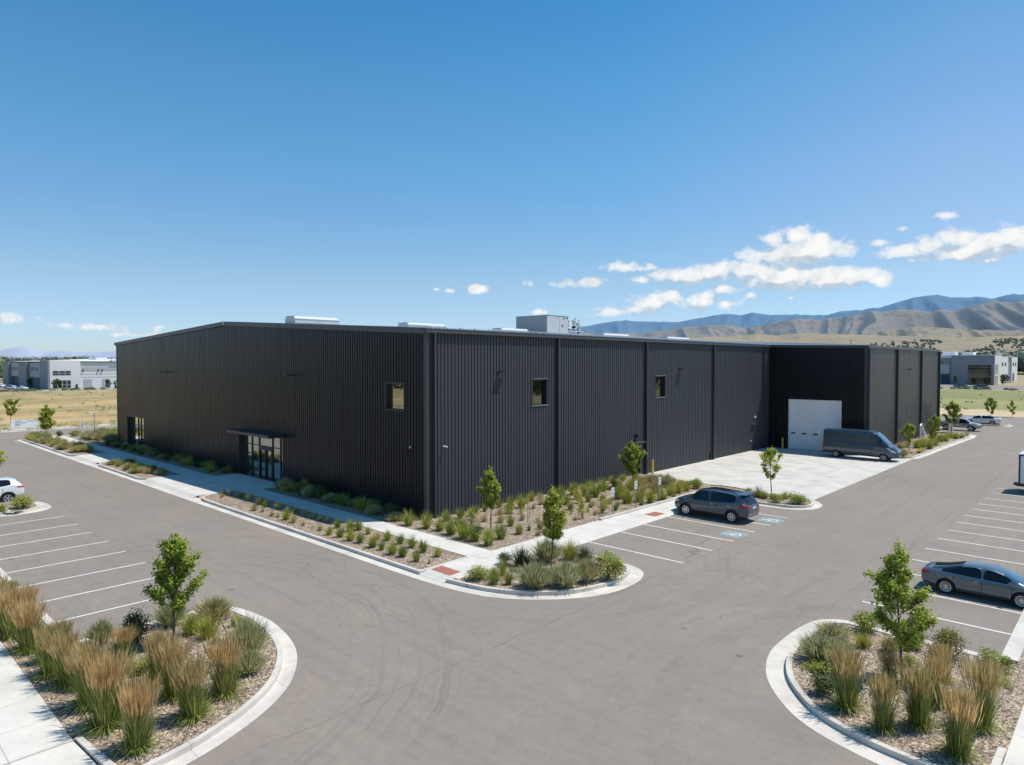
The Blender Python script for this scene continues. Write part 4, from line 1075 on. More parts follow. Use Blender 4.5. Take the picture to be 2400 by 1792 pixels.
# ---- van
def van_tables():
    L = 6.5; hl = L / 2; w = 1.0; h = 2.78
    return dict(xs=[-hl, -hl + .04, -hl + .14, -2.75, -1.9, -1.2, -.2, .6, 1.0, 1.06, 1.4, 1.62, 1.95, 2.2, 2.42, 2.52, 2.8, 3.0, hl - .1, hl],
        zt=[(-hl, h - .18), (-hl + .04, h - .10), (-hl + .14, h - .04), (-2.6, h - .01), (-1, h), (.8, h - .02), (1.2, h - .09), (1.4, h - .2), (1.62, 2.40), (2.42, 1.62), (2.52, 1.54), (2.8, 1.40), (3.0, 1.27), (hl - .1, 1.10), (hl, .82)],
        zs=[(-hl, 1.45), (1.2, 1.42), (1.9, 1.36), (2.35, 1.25), (2.6, 1.15), (hl - .1, .92), (hl, .7)],
        wm=[(-hl, w * .93), (-hl + .05, w * .97), (-hl + .3, w), (2.2, w), (2.6, w * .96), (hl - .2, w * .86), (hl, w * .66)],
        wt=[(-hl, w * .80), (-2.6, w * .84), (1, w * .84), (1.6, w * .80), (2.1, w * .78), (2.6, w * .80), (hl, w * .55)],
        zb=[(-hl, .50), (-hl + .3, .42), (-1, .38), (1.2, .34), (2.6, .30), (hl, .34)], cab=(-9, -8, 1.5, 2.43), sg=(1.06, 2.05), pillars=[], noback=True)
S_v = van_tables()
def det_van(e, patch, bvh):
    for s in 'LR':
        sg = -1 if s == 'L' else 1
        seams(patch, s, [1.02, 2.22], .45, 1.42); seams(patch, s, [-.6, 1.0], .5, 2.55, .010)
        patch('slide_rail', s, [(-2.35, 1.36), (-1.0, 1.36), (-1.0, 1.40), (-2.35, 1.40)], MC['chrome'], .02, 10, 1)
        patch('body_crease', s, [(-3.1, 1.02), (2.4, 1.0), (2.4, 1.015), (-3.1, 1.035)], MC['seam'], .004, 14, 1)
        patch('door_handle', s, [(1.1, 1.14), (1.26, 1.14), (1.26, 1.19), (1.1, 1.19)], MC['clad'], .02, 2, 1)
        patch('cab_window', s, [(1.12, 1.45), (2.02, 1.42), (1.75, 2.02), (1.14, 2.1)], MC['glass'], .012, 8, 6)
        patch('rub_strip', s, [(-3.1, .62), (2.2, .60), (2.2, .68), (-3.1, .70)], MC['clad'], .012, 16, 2)
        patch('taillight', s, [(-3.24, .95), (-3.10, .95), (-3.10, 1.45), (-3.24, 1.45)], MC['red'], .008, 3, 4)
        patch('headlight', s, [(2.72, .92), (3.12, .82), (3.06, .96), (2.66, 1.14)], MC['lens'], .008)
        patch('taillight', 'B', [(sg * .82, .95), (sg * .93, .95), (sg * .93, 1.45), (sg * .82, 1.45)], MC['red'], .01, 2, 4)
        patch('rear_window', 'B', [(sg * .1, 1.5), (sg * .72, 1.5), (sg * .68, 2.2), (sg * .1, 2.2)], MC['glass'], .01)
        mb = MB(); mb.box(2.05, 2.2, sg * 1.03, sg * 1.22, 1.32, 1.72); mb.tube([(2.15, sg * .9, 1.4), (2.12, sg * 1.08, 1.42)], .035, 6); mb.build('wing_mirror', MC['clad'], e)
    patch('grille', 'F', [(-.5, .62), (.5, .62), (.45, .86), (-.45, .86)], MC['clad'], .012)
    patch('front_bumper', 'F', [(-.62, .36), (.62, .36), (.66, .58), (-.66, .58)], MC['clad'], .015)
    patch('number_plate', 'F', [(-.2, .46), (.2, .46), (.2, .56), (-.2, .56)], MC['plate'], .03)
    mb = MB(); mb.box(-3.33, -3.22, -.9, .9, .42, .56); mb.build('rear_bumper', MC['clad'], e)
vehicle('van', 'dark grey blue high roof panel van parked in front of the white overhead door', 'van', S_v, (-19.45, 69.45, .01), 0, MC['van'], (-2.05, 2.12), .35, 'steel', 5, det_van)

# ---- pickup
def pick_tables():
    L = 5.2; hl = L / 2; w = .93
    return dict(xs=[-hl, -hl + .05, -1.6, -.8, -.72, -.6, -.3, .1, .18, .6, .85, 1.35, 1.7, 2.2, hl - .1, hl],
        zt=[(-hl, 1.1), (-.8, 1.12), (-.72, 1.3), (-.6, 1.62), (-.3, 1.72), (.5, 1.73), (.85, 1.62), (1.35, 1.18), (1.7, 1.12), (2.2, 1.06), (hl - .1, 1.0), (hl, .82)],
        zs=[(-hl, 1.08), (hl - .2, .98), (hl, .76)], wm=[(-hl, w * .92), (-hl + .05, w * .96), (-1, w), (1.6, w), (hl - .1, w * .9), (hl, w * .76)],
        wt=[(-hl, w * .85), (-.8, w * .86), (-.6, w * .76), (.6, w * .74), (1.35, w * .83), (hl, w * .6)], zb=[(-hl, .5), (hl, .42), ], cab=(-.8, -.5, .8, 1.35), sg=(-.62, 1.1), pillars=[(.1, .18)])
S_p = pick_tables()
def det_pick(e, patch, bvh):
    for s in 'LR':
        seams(patch, s, [1.2, .14, -.75], .5, 1.05)
        patch('headlight', s, [(2.3, .82), (2.5, .78), (2.5, .95), (2.3, .97)], MC['lens'], .01)
        patch('door_handle', s, [(.2, .95), (.36, .95), (.36, .98), (.2, .98)], MC['chrome'], .02, 2, 1)
    patch('cargo_bed', 'T', [(-2.45, -.74), (-.85, -.74), (-.85, .74), (-2.45, .74)], MC['dark'], .01)
    patch('grille', 'F', [(-.5, .6), (.5, .6), (.5, .88), (-.5, .88)], MC['clad'], .01)
vehicle('pickup_truck', 'silver pickup truck parked past the far end of the wing behind a small tree', 'pickup truck', S_p, (-18.2, 108.35, 0), 0, MC['silver'], (-1.35, 1.5), .38, 'alloy', 6, det_pick)

# ---- box trailer at right edge
tr = tag(empty('box_trailer', (-6.22, 58.3, 0)), 'white enclosed box trailer cut off by the right edge of the picture', 'trailer')
mb = MB(); mb.box(.03, 5.0, .03, 2.2, .66, 2.66); mb.build('trailer_box', M['white'], tr)
mb = MB(); mb.box(0, .1, -.01, .1, .6, 2.68); mb.box(0, 5.02, -.015, .03, .6, .68); mb.box(0, 5.02, -.015, .03, 2.6, 2.7); mb.box(0, .1, 2.12, 2.22, .6, 2.68); mb.build('edge_trim', M['trim'], tr)
mb = MB(); mb.box(-.02, 5.02, -.02, 2.24, 2.7, 2.74); mb.build('roof_panel', M['skylt'], tr)
mb = MB(); mb.box(-.12, 5.0, .1, 2.1, .46, .6); mb.box(-.34, -.1, .9, 1.3, .5, .58); mb.box(-.30, -.08, .15, .35, .5, .62); mb.build('chassis', M['black'], tr)
ty, rm = wheel_mesh(.36, .24, 'steel')
for x in (2.6, 3.4):
    for y in (.15, 2.05):
        w = empty('wheel', (x, y, .36), 0 if y < 1 else PI, tr); link('tyre', ty, w); link('rim', rm, w)
mb = MB(); mb.box(-.1, -.085, .25, .4, .5, .6); mb.box(-.1, -.085, 1.8, 1.95, .5, .6); mb.build('taillight', MC['red'], tr)

# ------------------------------------------------------------------ plants
def blade(mb, p, d, L, w, bend, n=3, mi=0, tw=0.0):
    """tapered curved blade; d = initial direction"""
    d = Vector(d).normalized(); side = d.cross(Vector((0, 0, 1)))
    if side.length < 1e-3: side = Vector((1, 0, 0))
    side.normalize()
    if tw: side = Matrix.Rotation(tw, 3, d) @ side
    p = Vector(p); b = len(mb.v); st = L / n
    for i in range(n + 1):
        ww = w * (1 - (i / n) ** 1.5) * .5 + .0012
        mb.v.append(tuple(p - side * ww)); mb.v.append(tuple(p + side * ww))
        p = p + d * st; d = (d + Vector((d.x, d.y, 0)) * bend * .35 + Vector((0, 0, -bend * (i + 1) / n))).normalized()
    for i in range(n):
        mb.f.append((b + 2 * i, b + 2 * i + 1, b + 2 * i + 3, b + 2 * i + 2)); mb.m.append(mi)
    return p

def rdir(rnd, lo, hi):
    a = rnd.uniform(0, 2 * PI); t = rnd.uniform(lo, hi)
    return Vector((math.cos(a) * math.sin(t), math.sin(a) * math.sin(t), math.cos(t))), a

def reed_meshes(seed):
    """unit: 1.4 m tall, .65 wide"""
    rnd = random.Random(seed); b = MB(); p = MB()
    lean = rnd.uniform(-.05, .05); lean2 = rnd.uniform(-.05, .05)
    for i in range(620):
        d, a = rdir(rnd, .02, .34); r = abs(rnd.gauss(0, .085))
        d = d + Vector((lean, lean2, 0))
        blade(b, (r * math.cos(a), r * math.sin(a), 0), d, rnd.uniform(.45, 1.15), rnd.uniform(.010, .018), rnd.uniform(.05, .3), 4, tw=rnd.uniform(-.8, .8))
    for i in range(190):     # arching skirt
        d, a = rdir(rnd, .4, 1.0)
        blade(b, (.08 * math.cos(a), .08 * math.sin(a), 0), d, rnd.uniform(.3, .6), .016, rnd.uniform(.5, 1.1), 4)
    for i in range(400):
        d, a = rdir(rnd, .0, .27); r = abs(rnd.gauss(0, .075)); d = d + Vector((lean, lean2, 0))
        L = rnd.uniform(.60, 1.0)
        tip = blade(p, (r * math.cos(a), r * math.sin(a), .1), d, L - .1, .007, rnd.uniform(0, .04), 3, 1)
        d2 = (d.normalized() + Vector((rnd.gauss(0, .05), rnd.gauss(0, .05), 0))).normalized()
        PL = rnd.uniform(.30, .50); s = d2.cross(Vector((0, 0, 1))); s = s.normalized() if s.length > .01 else Vector((1, 0, 0)); w = rnd.uniform(.006, .011)
        for k in (0, 1):
            ss = s if k == 0 else d2.cross(s).normalized()
            q = [tip - d2 * .05, tip + d2 * PL * .35 + ss * w, tip + d2 * PL, tip + d2 * PL * .35 - ss * w]
            p.add([tuple(v) for v in q], [(0, 1, 2, 3)], 0)
    return b.mesh('reed_blades', M['blade']), p.mesh('seed_heads', [M['plume'], M['tan']])
REEDS = [reed_meshes(s) for s in (1, 2, 3, 4, 5)]
def put_reed(i, x, y, h, w, label, grp):
    e = tag(empty('reed_grass_clump', (x, y, .12), R.uniform(0, 6.28)), label, 'grass clump', grp)
    b, p = REEDS[i % 5]; s = h / 1.42; q = max(.85, min(1.25, w / .66)) * max(.8, s) * 1.14
    for nm, me in (('reed_blades', b), ('seed_heads', p)): link(nm, me, e, sc=(q, q, s))

def tuft_mesh(seed, mat_, n=260, spread=(.05, .85), L=(.35, .62), w=.016, bend=(.2, .8), r0=.07):
    rnd = random.Random(seed); b = MB()
    for i in range(n):
        d, a = rdir(rnd, *spread); r = abs(rnd.gauss(0, r0))
        blade(b, (r * math.cos(a), r * math.sin(a), 0), d, rnd.uniform(*L), rnd.uniform(.7, 1.2) * w, rnd.uniform(*bend), 4, tw=rnd.uniform(-1, 1))
    return b.mesh('tuft', mat_)
def leafquad(mb, c, n, s, rnd, mi=0):
    n = Vector(n).normalized(); u = n.cross(Vector((rnd.gauss(0, 1), rnd.gauss(0, 1), rnd.gauss(0, 1))))
    if u.length < .01: u = Vector((1, 0, 0))
    u.normalize(); v = n.cross(u); c = Vector(c)
    l = s; w = s * rnd.uniform(.45, .7)
    mb.add([c - u * l * .5, c - v * w * .5 + n * s * .08, c + u * l * .55, c + v * w * .5 + n * s * .08], [(0, 1, 2, 3)], mi)
def dome_mesh(seed, mats, n=900, leaf=.045, rough=.2, core=True, lobes=5, squash=1.0):
    """leafy dome, unit radius .5, height ~ .85; uneven outline from several lobes"""
    rnd = random.Random(seed); b = MB()
    L = [(Vector((0, 0, .34)), .36)] + [(Vector((rnd.uniform(-.25, .25), rnd.uniform(-.25, .25), rnd.uniform(.2, .55))), rnd.uniform(.16, .27)) for _ in range(lobes)]
    for i in range(n):
        c, r = L[0] if rnd.random() < .35 else rnd.choice(L)
        d = Vector((rnd.gauss(0, 1), rnd.gauss(0, 1), rnd.gauss(.15, 1))).normalized()
        q = c + d * r * (rnd.random() ** .35) * rnd.uniform(1 - rough, 1 + rough)
        if q.z < .02: q.z = rnd.uniform(.02, .12)
        leafquad(b, q, d + Vector((rnd.gauss(0, .6), rnd.gauss(0, .6), rnd.gauss(.3, .6))), leaf * rnd.uniform(.7, 1.35), rnd)
    for i in range(14):      # stems
        d, a = rdir(rnd, .1, .9); blade(b, (0, 0, 0), d, .6, .02, .05, 3, 1)
    return b.mesh('shrub', mats)
def sage_mesh(seed, mats, n=800, L=(.22, .42), leafy=.6):
    """fine twiggy dome: upright wisps radiating from inside"""
    rnd = random.Random(seed); b = MB()
    for i in range(n):
        d, a = rdir(rnd, .0, 1.25); r0 = rnd.uniform(.05, .30)
        p = Vector((d.x * r0 * 1.1, d.y * r0 * 1.1, d.z * r0 + rnd.uniform(0, .08)))
        up = (d + Vector((rnd.gauss(0, .25), rnd.gauss(0, .25), .55 + rnd.gauss(0, .2)))).normalized()
        blade(b, p, up, rnd.uniform(*L), .015, rnd.uniform(-.05, .12), 2, tw=rnd.uniform(-1.5, 1.5))
        if rnd.random() < leafy:
            q = p + up * rnd.uniform(.05, .25); leafquad(b, q, up + Vector((rnd.gauss(0, 1), rnd.gauss(0, 1), 0)), .035, rnd)
    return b.mesh('shrub', mats)
PM = {
 'tuft': [tuft_mesh(s, M['blade']) for s in (11, 12, 13)], 'tuft_g': [tuft_mesh(s, M['lime'] if s % 3 else M['blade'], 300) for s in (21, 22, 23, 24)],
 'tuft_d': [dome_mesh(s, [M['leafy'], M['stake']], 420, .06) for s in (31, 32)] + [tuft_mesh(33, M['blade'], 220)], 'tuft_t': [tuft_mesh(s, M['tan'], 260, (.1, 1.1)) for s in (41, 42)],
 'tuft_o': [tuft_mesh(51, M['lime'], 280)], 'lime': [tuft_mesh(s, M['lime'], 420, (.02, .75), (.4, .72), .016, (.15, .6), .14) for s in (61, 62, 63)],
 'spiky': [tuft_mesh(71, M['darkleaf'], 380, (.02, 1.15), (.4, .62), .018, (.0, .15), .09)],
 'sage': [sage_mesh(s, M['sage'], 1500) for s in (81, 82, 83)], 'tan': [sage_mesh(s, M['tan'], 1100, (.3, .5), .3) for s in (91, 92)],
 'leafy': [dome_mesh(s, [M['leafy'], M['stake']], 1900, .05) for s in (101, 102, 103)], 'dark': [dome_mesh(s, [M['darkleaf'], M['stake']], 1700, .055, .3) for s in (111, 112)],
 'rust': [dome_mesh(121, [M['rust'], M['stake']], 1800, .05)],
}
UNIT = {}
for k, l in PM.items():
    for me in l:
        zs = sorted(v.co.z for v in me.vertices); xs = sorted(abs(v.co.x) for v in me.vertices)
        UNIT[me.name] = (zs[int(len(zs) * .985)], 2 * xs[int(len(xs) * .975)])
KIND = {'tuft': ('grass_tuft', 'grass tuft', 'green grass tuft'), 'tuft_g': ('grass_tuft', 'grass tuft', 'green grass tuft'), 'tuft_d': ('low_shrub', 'shrub', 'small dark green clump'),
 'tuft_t': ('dry_grass_tuft', 'grass tuft', 'straw coloured grass tuft'), 'tuft_o': ('grass_tuft', 'grass tuft', 'yellowish grass tuft'), 'lime': ('lime_grass_clump', 'grass clump', 'bright green grass clump'),
 'spiky': ('spiky_shrub', 'grass clump', 'dark spiky grass mound'), 'sage': ('sage_shrub', 'shrub', 'grey green sage mound'), 'tan': ('tan_shrub', 'shrub', 'wispy tan green mound'),
 'leafy': ('leafy_shrub', 'shrub', 'green leafy shrub'), 'dark': ('dark_shrub', 'shrub', 'dark green shrub'), 'rust': ('rusty_shrub', 'shrub', 'green shrub with rusty tips')}
def put_plant(i, x, y, h, w, t, label, grp, z=.12):
    me = PM[t][i % len(PM[t])]; uh, uw = UNIT[me.name]
    nm, cat, _ = KIND[t]
    o = link(nm, me, None, (x, y, z), R.uniform(0, 6.28), (max(.12, w) / uw * 1.08, max(.12, w) / uw * 1.08, max(.12, h) / uh * 1.03))
    return tag(o, label, cat, grp)

def place_rows(items, bedname, grp, rows, key, frm, cap=True):
    """label every plant with its kind, its row and its order within that kind and row"""
    cnt = {}
    for i, (x, y, h, w, t) in enumerate(sorted(items, key=key)):
        row = next(n for lim, n in rows if lim(x, y)); word = KIND[t][2]
        k = (word, row); cnt[k] = cnt.get(k, 0) + 1; c = cnt[k]
        g = 1.38 if t.startswith('tuft') else 1.08
        lab = f'{ORD[c-1]} {word} from {frm}, {row}'
        if len(lab.split()) > 16: lab = lab.replace('straw coloured', 'straw').replace('small dark green clump', 'dark clump').replace('bright green grass clump', 'bright grass clump').replace('wispy tan green', 'wispy tan').replace('kerbed planter', 'planter')
        if len(lab.split()) > 16: print('LONG', lab)
        put_plant(i * 7 + 3, x, y, h * g, w * g, t, lab, grp)
P7r = [(-16.69, 5.18, 1.52, 0.62, 'reed'), (-18.27, 5.0, 1.64, 0.7, 'reed'), (-17.18, 6.63, 1.43, 0.71, 'reed'), (-17.77, 7.68, 1.42, 0.73, 'reed'), (-18.63, 6.71, 1.37, 0.72, 'reed'), (-19.87, 6.66, 1.31, 0.68, 'reed'), (-19.72, 5.07, 1.56, 0.74, 'reed'), (-21.56, 4.96, 1.31, 0.75, 'reed'), (-22.52, 4.76, 1.26, 0.73, 'reed'), (-24.95, 4.73, 1.37, 0.75, 'reed'), (-26.66, 4.63, 1.44, 0.79, 'reed'), (-27.51, 4.49, 1.38, 0.81, 'reed'), (-23.96, 5.37, 0.96, 0.57, 'reed'), (-27.96, 5.27, 1.09, 0.59, 'reed'), (-22.27, 6.55, 0.86, 0.69, 'reed'), (-28.55, 4.36, 1.47, 0.83, 'reed'), (-23.67, 4.83, 1.02, 0.55, 'reed'), (-21.01, 5.13, 1.01, 0.59, 'reed')]
P7s = [(-23.93, 6.42, 0.66, 0.59, 'sage'), (-23.1, 7.21, 0.95, 0.73, 'dark'), (-23.88, 8.49, 0.73, 0.78, 'sage'), (-22.62, 8.67, 0.66, 0.7, 'lime'), (-21.91, 8.94, 0.7, 0.7, 'lime'), (-23.39, 9.75, 0.7, 1.0, 'tan'), (-19.44, 9.07, 1.12, 0.86, 'sage'), (-18.58, 8.71, 0.57, 0.74, 'sage'), (-22.24, 10.04, 0.29, 0.39, 'leafy'), (-20.89, 6.55, 0.33, 0.62, 'leafy'), (-21.35, 8.93, 0.2, 0.23, 'tan'), (-32.44, 5.57, 0.31, 0.51, 'sage')]
P8r = [(-5.39, 18.33, 1.43, 0.64, 'reed'), (-4.43, 17.86, 1.26, 0.6, 'reed'), (-3.81, 18.59, 1.45, 0.6, 'reed'), (-3.94, 21.8, 0.97, 0.59, 'reed'), (-3.73, 20.07, 1.19, 0.58, 'reed'), (-5.01, 20.7, 0.76, 0.55, 'reed'), (-2.88, 17.81, 1.45, 0.59, 'reed'), (-2.74, 19.59, 1.54, 0.63, 'reed')]
P8s = [(-6.57, 24.05, 0.6, 0.78, 'leafy'), (-7.19, 22.91, 0.4, 0.81, 'sage'), (-6.84, 20.82, 0.67, 1.0, 'sage'), (-6.67, 21.96, 0.35, 0.58, 'sage'), (-6.24, 22.73, 0.45, 0.58, 'lime'), (-6.14, 18.71, 0.47, 0.57, 'dark'), (-6.58, 20.23, 0.25, 0.79, 'leafy'), (-5.51, 22.92, 0.42, 0.5, 'tan'), (-5.08, 23.76, 0.54, 0.62, 'leafy'), (-4.84, 22.2, 0.33, 0.33, 'leafy'), (-4.11, 23.75, 0.71, 0.83, 'rust'), (-3.01, 23.64, 0.47, 0.68, 'leafy'), (-2.79, 22.64, 0.26, 0.48, 'leafy')]
P2s = [(-19.8, 19.08, 0.52, 0.76, 'leafy'), (-19.45, 19.61, 0.45, 0.53, 'lime'), (-19.45, 20.14, 0.65, 0.36, 'lime'), (-18.93, 19.09, 0.33, 0.47, 'tuft'), (-18.47, 19.43, 0.46, 0.35, 'tuft'), (-18.8, 20.22, 0.57, 0.38, 'topiary'), (-20.44, 21.23, 0.51, 0.56, 'dark'), (-19.76, 21.63, 0.81, 0.91, 'spiky'), (-19.39, 22.93, 0.88, 0.99, 'sage'), (-19.02, 22.1, 0.28, 0.3, 'tuft'), (-17.47, 19.88, 0.87, 1.05, 'sage'), (-16.68, 20.81, 0.85, 1.01, 'sage'), (-16.39, 21.88, 0.89, 0.85, 'tan'), (-18.81, 23.84, 0.86, 0.73, 'lime'), (-18.19, 24.06, 0.67, 0.78, 'spiky'), (-15.96, 22.79, 0.95, 1.0, 'leafy')]
P4t = [(-29.3, 22.88, 0.64, 0.6, 'tuft_o'), (-28.07, 23.14, 0.62, 0.59, 'tuft_g'), (-27.16, 23.3, 0.58, 0.56, 'tuft_g'), (-26.11, 23.12, 0.66, 0.63, 'tuft_g'), (-25.03, 23.02, 0.82, 0.78, 'tuft_g'), (-24.27, 23.11, 0.69, 0.66, 'tuft_g'), (-23.2, 22.99, 0.68, 0.64, 'tuft_g'), (-23.65, 24.31, 0.65, 0.61, 'tuft_g'), (-28.51, 24.94, 0.49, 0.46, 'tuft_g'), (-28.47, 25.96, 0.5, 0.47, 'tuft_g'), (-28.44, 26.8, 0.4, 0.38, 'tuft_g'), (-26.69, 25.16, 0.63, 0.6, 'tuft_d'), (-26.81, 24.32, 0.5, 0.47, 'tuft_g'), (-28.75, 28.2, 0.35, 0.33, 'tuft_g'), (-26.96, 26.4, 0.36, 0.34, 'tuft_t'), (-28.92, 29.63, 0.43, 0.41, 'tuft_g'), (-27.43, 28.16, 0.41, 0.39, 'tuft_t'), (-26.09, 26.83, 0.39, 0.37, 'tuft_t'), (-25.13, 26.62, 0.41, 0.39, 'tuft_g'), (-26.47, 28.04, 0.37, 0.35, 'tuft_d'), (-27.74, 29.38, 0.31, 0.3, 'tuft_g'), (-28.74, 30.49, 0.47, 0.45, 'tuft_g'), (-27.81, 30.44, 0.64, 0.61, 'tuft_g'), (-26.72, 29.25, 0.34, 0.33, 'tuft_d'), (-25.59, 28.07, 0.33, 0.31, 'tuft_t'), (-28.76, 32.44, 0.49, 0.46, 'tuft_g'), (-28.72, 33.25, 0.38, 0.36, 'tuft_t'), (-27.59, 32.05, 0.4, 0.38, 'tuft_t'), (-27.15, 30.83, 0.28, 0.27, 'tuft_t'), (-23.59, 25.65, 0.42, 0.4, 'tuft_g'), (-23.71, 26.55, 0.25, 0.23, 'tuft_g'), (-22.71, 26.15, 0.3, 0.28, 'tuft_t'), (-24.58, 28.26, 0.26, 0.25, 'tuft_d'), (-28.3, 34.97, 0.58, 0.55, 'tuft_g'), (-28.13, 35.96, 0.59, 0.56, 'tuft_g'), (-26.97, 34.9, 0.53, 0.51, 'tuft_g'), (-27.31, 36.17, 0.51, 0.48, 'tuft_g'), (-27.31, 37.02, 0.63, 0.6, 'tuft_g'), (-26.44, 33.14, 0.58, 0.56, 'tuft_g'), (-25.3, 32.11, 0.42, 0.4, 'tuft_g'), (-26.04, 34.0, 0.44, 0.42, 'tuft_g'), (-24.91, 32.7, 0.42, 0.4, 'tuft_g'), (-25.96, 34.82, 0.45, 0.43, 'tuft_g'), (-26.51, 36.39, 0.7, 0.66, 'tuft_g'), (-27.37, 38.39, 0.73, 0.69, 'tuft_g'), (-27.8, 40.44, 0.59, 0.56, 'tuft_g'), (-24.99, 36.75, 0.61, 0.58, 'tuft_g'), (-24.58, 31.26, 0.24, 0.23, 'tuft_d'), (-23.35, 30.77, 0.47, 0.44, 'tuft_d'), (-24.14, 32.32, 0.21, 0.2, 'tuft_g'), (-23.37, 31.98, 0.24, 0.23, 'tuft_t'), (-23.34, 32.64, 0.62, 0.59, 'tuft_d'), (-23.19, 33.87, 0.32, 0.3, 'tuft_g'), (-23.38, 30.15, 0.23, 0.22, 'tuft_t'), (-23.61, 29.55, 0.16, 0.15, 'tuft_t'), (-29.95, 42.46, 0.45, 0.42, 'tuft_g'), (-27.79, 33.1, 0.37, 0.35, 'tuft_g'), (-26.18, 31.73, 0.36, 0.34, 'tuft_g'), (-28.43, 34.58, 0.46, 0.44, 'tuft_g')]
P4big = [(-23.83, 36.09, 0.92, 0.8, 'lime'), (-23.54, 36.99, 0.87, 0.8, 'lime'), (-22.83, 37.24, 0.86, 0.74, 'lime'), (-22.82, 38.51, 0.75, 0.69, 'lime'), (-25.06, 37.27, 0.83, 0.7, 'lime'), (-23.18, 40.38, 0.78, 0.72, 'lime'), (-23.15, 41.35, 0.92, 0.79, 'lime'), (-23.11, 42.35, 0.74, 0.6, 'lime'), (-22.98, 43.71, 0.68, 0.68, 'leafy'), (-25.81, 40.8, 0.88, 0.82, 'tan'), (-25.66, 41.96, 0.9, 0.83, 'tan'), (-25.4, 42.73, 0.84, 0.84, 'tan'), (-24.8, 42.77, 0.9, 0.76, 'tan'), (-26.1, 40.02, 0.88, 0.74, 'lime'), (-24.26, 40.3, 0.73, 0.73, 'tan'), (-22.79, 40.07, 0.16, 0.32, 'tuft'), (-22.92, 36.35, 0.24, 0.36, 'tuft'), (-22.76, 38.77, 0.25, 0.44, 'tuft')]
P1t = [(-44.67, 19.25, 0.23, 0.23, 'tuft_t'), (-39.16, 18.83, 0.35, 0.35, 'tuft_t'), (-38.35, 18.94, 0.21, 0.21, 'tuft_t'), (-36.93, 18.8, 0.27, 0.27, 'tuft_t'), (-36.4, 18.89, 0.23, 0.23, 'tuft_t'), (-35.5, 18.94, 0.46, 0.46, 'tuft_o'), (-34.54, 18.88, 0.39, 0.39, 'tuft_t'), (-33.54, 18.89, 0.22, 0.22, 'tuft_t'), (-31.84, 18.91, 0.25, 0.25, 'tuft_t'), (-30.71, 18.8, 0.36, 0.36, 'tuft_g'), (-31.7, 19.91, 0.37, 0.37, 'tuft_g'), (-29.9, 18.92, 0.41, 0.41, 'tuft_g'), (-30.54, 19.96, 0.49, 0.49, 'tuft_g'), (-28.93, 18.9, 0.46, 0.46, 'tuft_g'), (-30.44, 20.39, 0.43, 0.43, 'tuft_g'), (-28.22, 18.97, 0.4, 0.4, 'tuft_g'), (-29.36, 20.24, 0.3, 0.3, 'tuft_g'), (-27.05, 18.91, 0.45, 0.45, 'tuft_g'), (-28.14, 19.95, 0.29, 0.29, 'tuft_t'), (-26.39, 18.97, 0.33, 0.33, 'tuft_g'), (-27.57, 20.18, 0.41, 0.41, 'tuft_g'), (-25.39, 18.84, 0.48, 0.48, 'tuft_g'), (-26.58, 20.22, 0.4, 0.4, 'tuft_g'), (-24.73, 18.94, 0.42, 0.42, 'tuft_g'), (-25.66, 20.21, 0.45, 0.45, 'tuft_g'), (-24.65, 20.07, 0.46, 0.46, 'tuft_g'), (-23.69, 18.92, 0.41, 0.41, 'tuft_d'), (-23.55, 20.06, 0.34, 0.34, 'tuft_g'), (-23.0, 19.09, 0.15, 0.15, 'tuft_t'), (-45.61, 19.74, 0.31, 0.31, 'tuft_d'), (-44.81, 19.94, 0.35, 0.35, 'tuft_d'), (-43.58, 20.01, 0.34, 0.34, 'tuft_d'), (-42.04, 19.91, 0.37, 0.37, 'tuft_d'), (-40.51, 19.86, 0.4, 0.4, 'tuft_g'), (-39.59, 19.78, 0.36, 0.36, 'tuft_d'), (-38.44, 19.95, 0.32, 0.32, 'tuft_d'), (-37.09, 19.91, 0.28, 0.28, 'tuft_d'), (-36.45, 20.08, 0.31, 0.31, 'tuft_d'), (-35.63, 20.22, 0.3, 0.3, 'tuft_d'), (-34.58, 20.2, 0.26, 0.26, 'tuft_d'), (-33.82, 20.13, 0.26, 0.26, 'tuft_t'), (-33.29, 20.25, 0.26, 0.26, 'tuft_t')]
P5s = [(-18.58, 43.8, 0.54, 0.64, 'tuft_d'), (-18.09, 43.59, 0.38, 0.51, 'tuft_g'), (-16.94, 42.77, 0.55, 0.71, 'leafy'), (-17.08, 44.41, 0.38, 0.51, 'tuft_g'), (-15.82, 43.34, 0.64, 1.04, 'leafy'), (-17.75, 43.78, 0.25, 0.38, 'tuft_d'), (-19.79, 44.98, 0.27, 0.47, 'tuft_g')]
P6s = [(-16.61, 72.56, 0.65, 0.69, 'tan'), (-18.47, 79.45, 0.61, 0.81, 'tan'), (-18.27, 80.77, 0.62, 0.72, 'tan'), (-17.3, 81.11, 0.92, 1.13, 'lime'), (-16.94, 82.59, 1.04, 1.14, 'lime'), (-16.14, 81.08, 0.96, 0.91, 'lime'), (-16.44, 84.83, 0.84, 0.95, 'lime'), (-17.85, 90.55, 0.79, 0.9, 'leafy'), (-16.78, 89.53, 1.0, 1.0, 'lime'), (-16.48, 90.48, 0.89, 0.89, 'lime'), (-16.82, 95.05, 0.7, 0.93, 'lime'), (-16.14, 94.53, 0.75, 0.81, 'lime'), (-15.76, 95.76, 0.58, 0.81, 'lime'), (-15.75, 99.06, 0.42, 0.48, 'tuft_d'), (-16.17, 76.63, 0.29, 0.58, 'tuft_g'), (-16.68, 75.85, 0.19, 0.29, 'tuft_t'), (-16.19, 78.35, 0.2, 0.39, 'tuft_d')]
P9s = [(-50.2, 9.29, 0.71, 1.14, 'leafy'), (-49.74, 8.23, 0.55, 0.51, 'lime')]
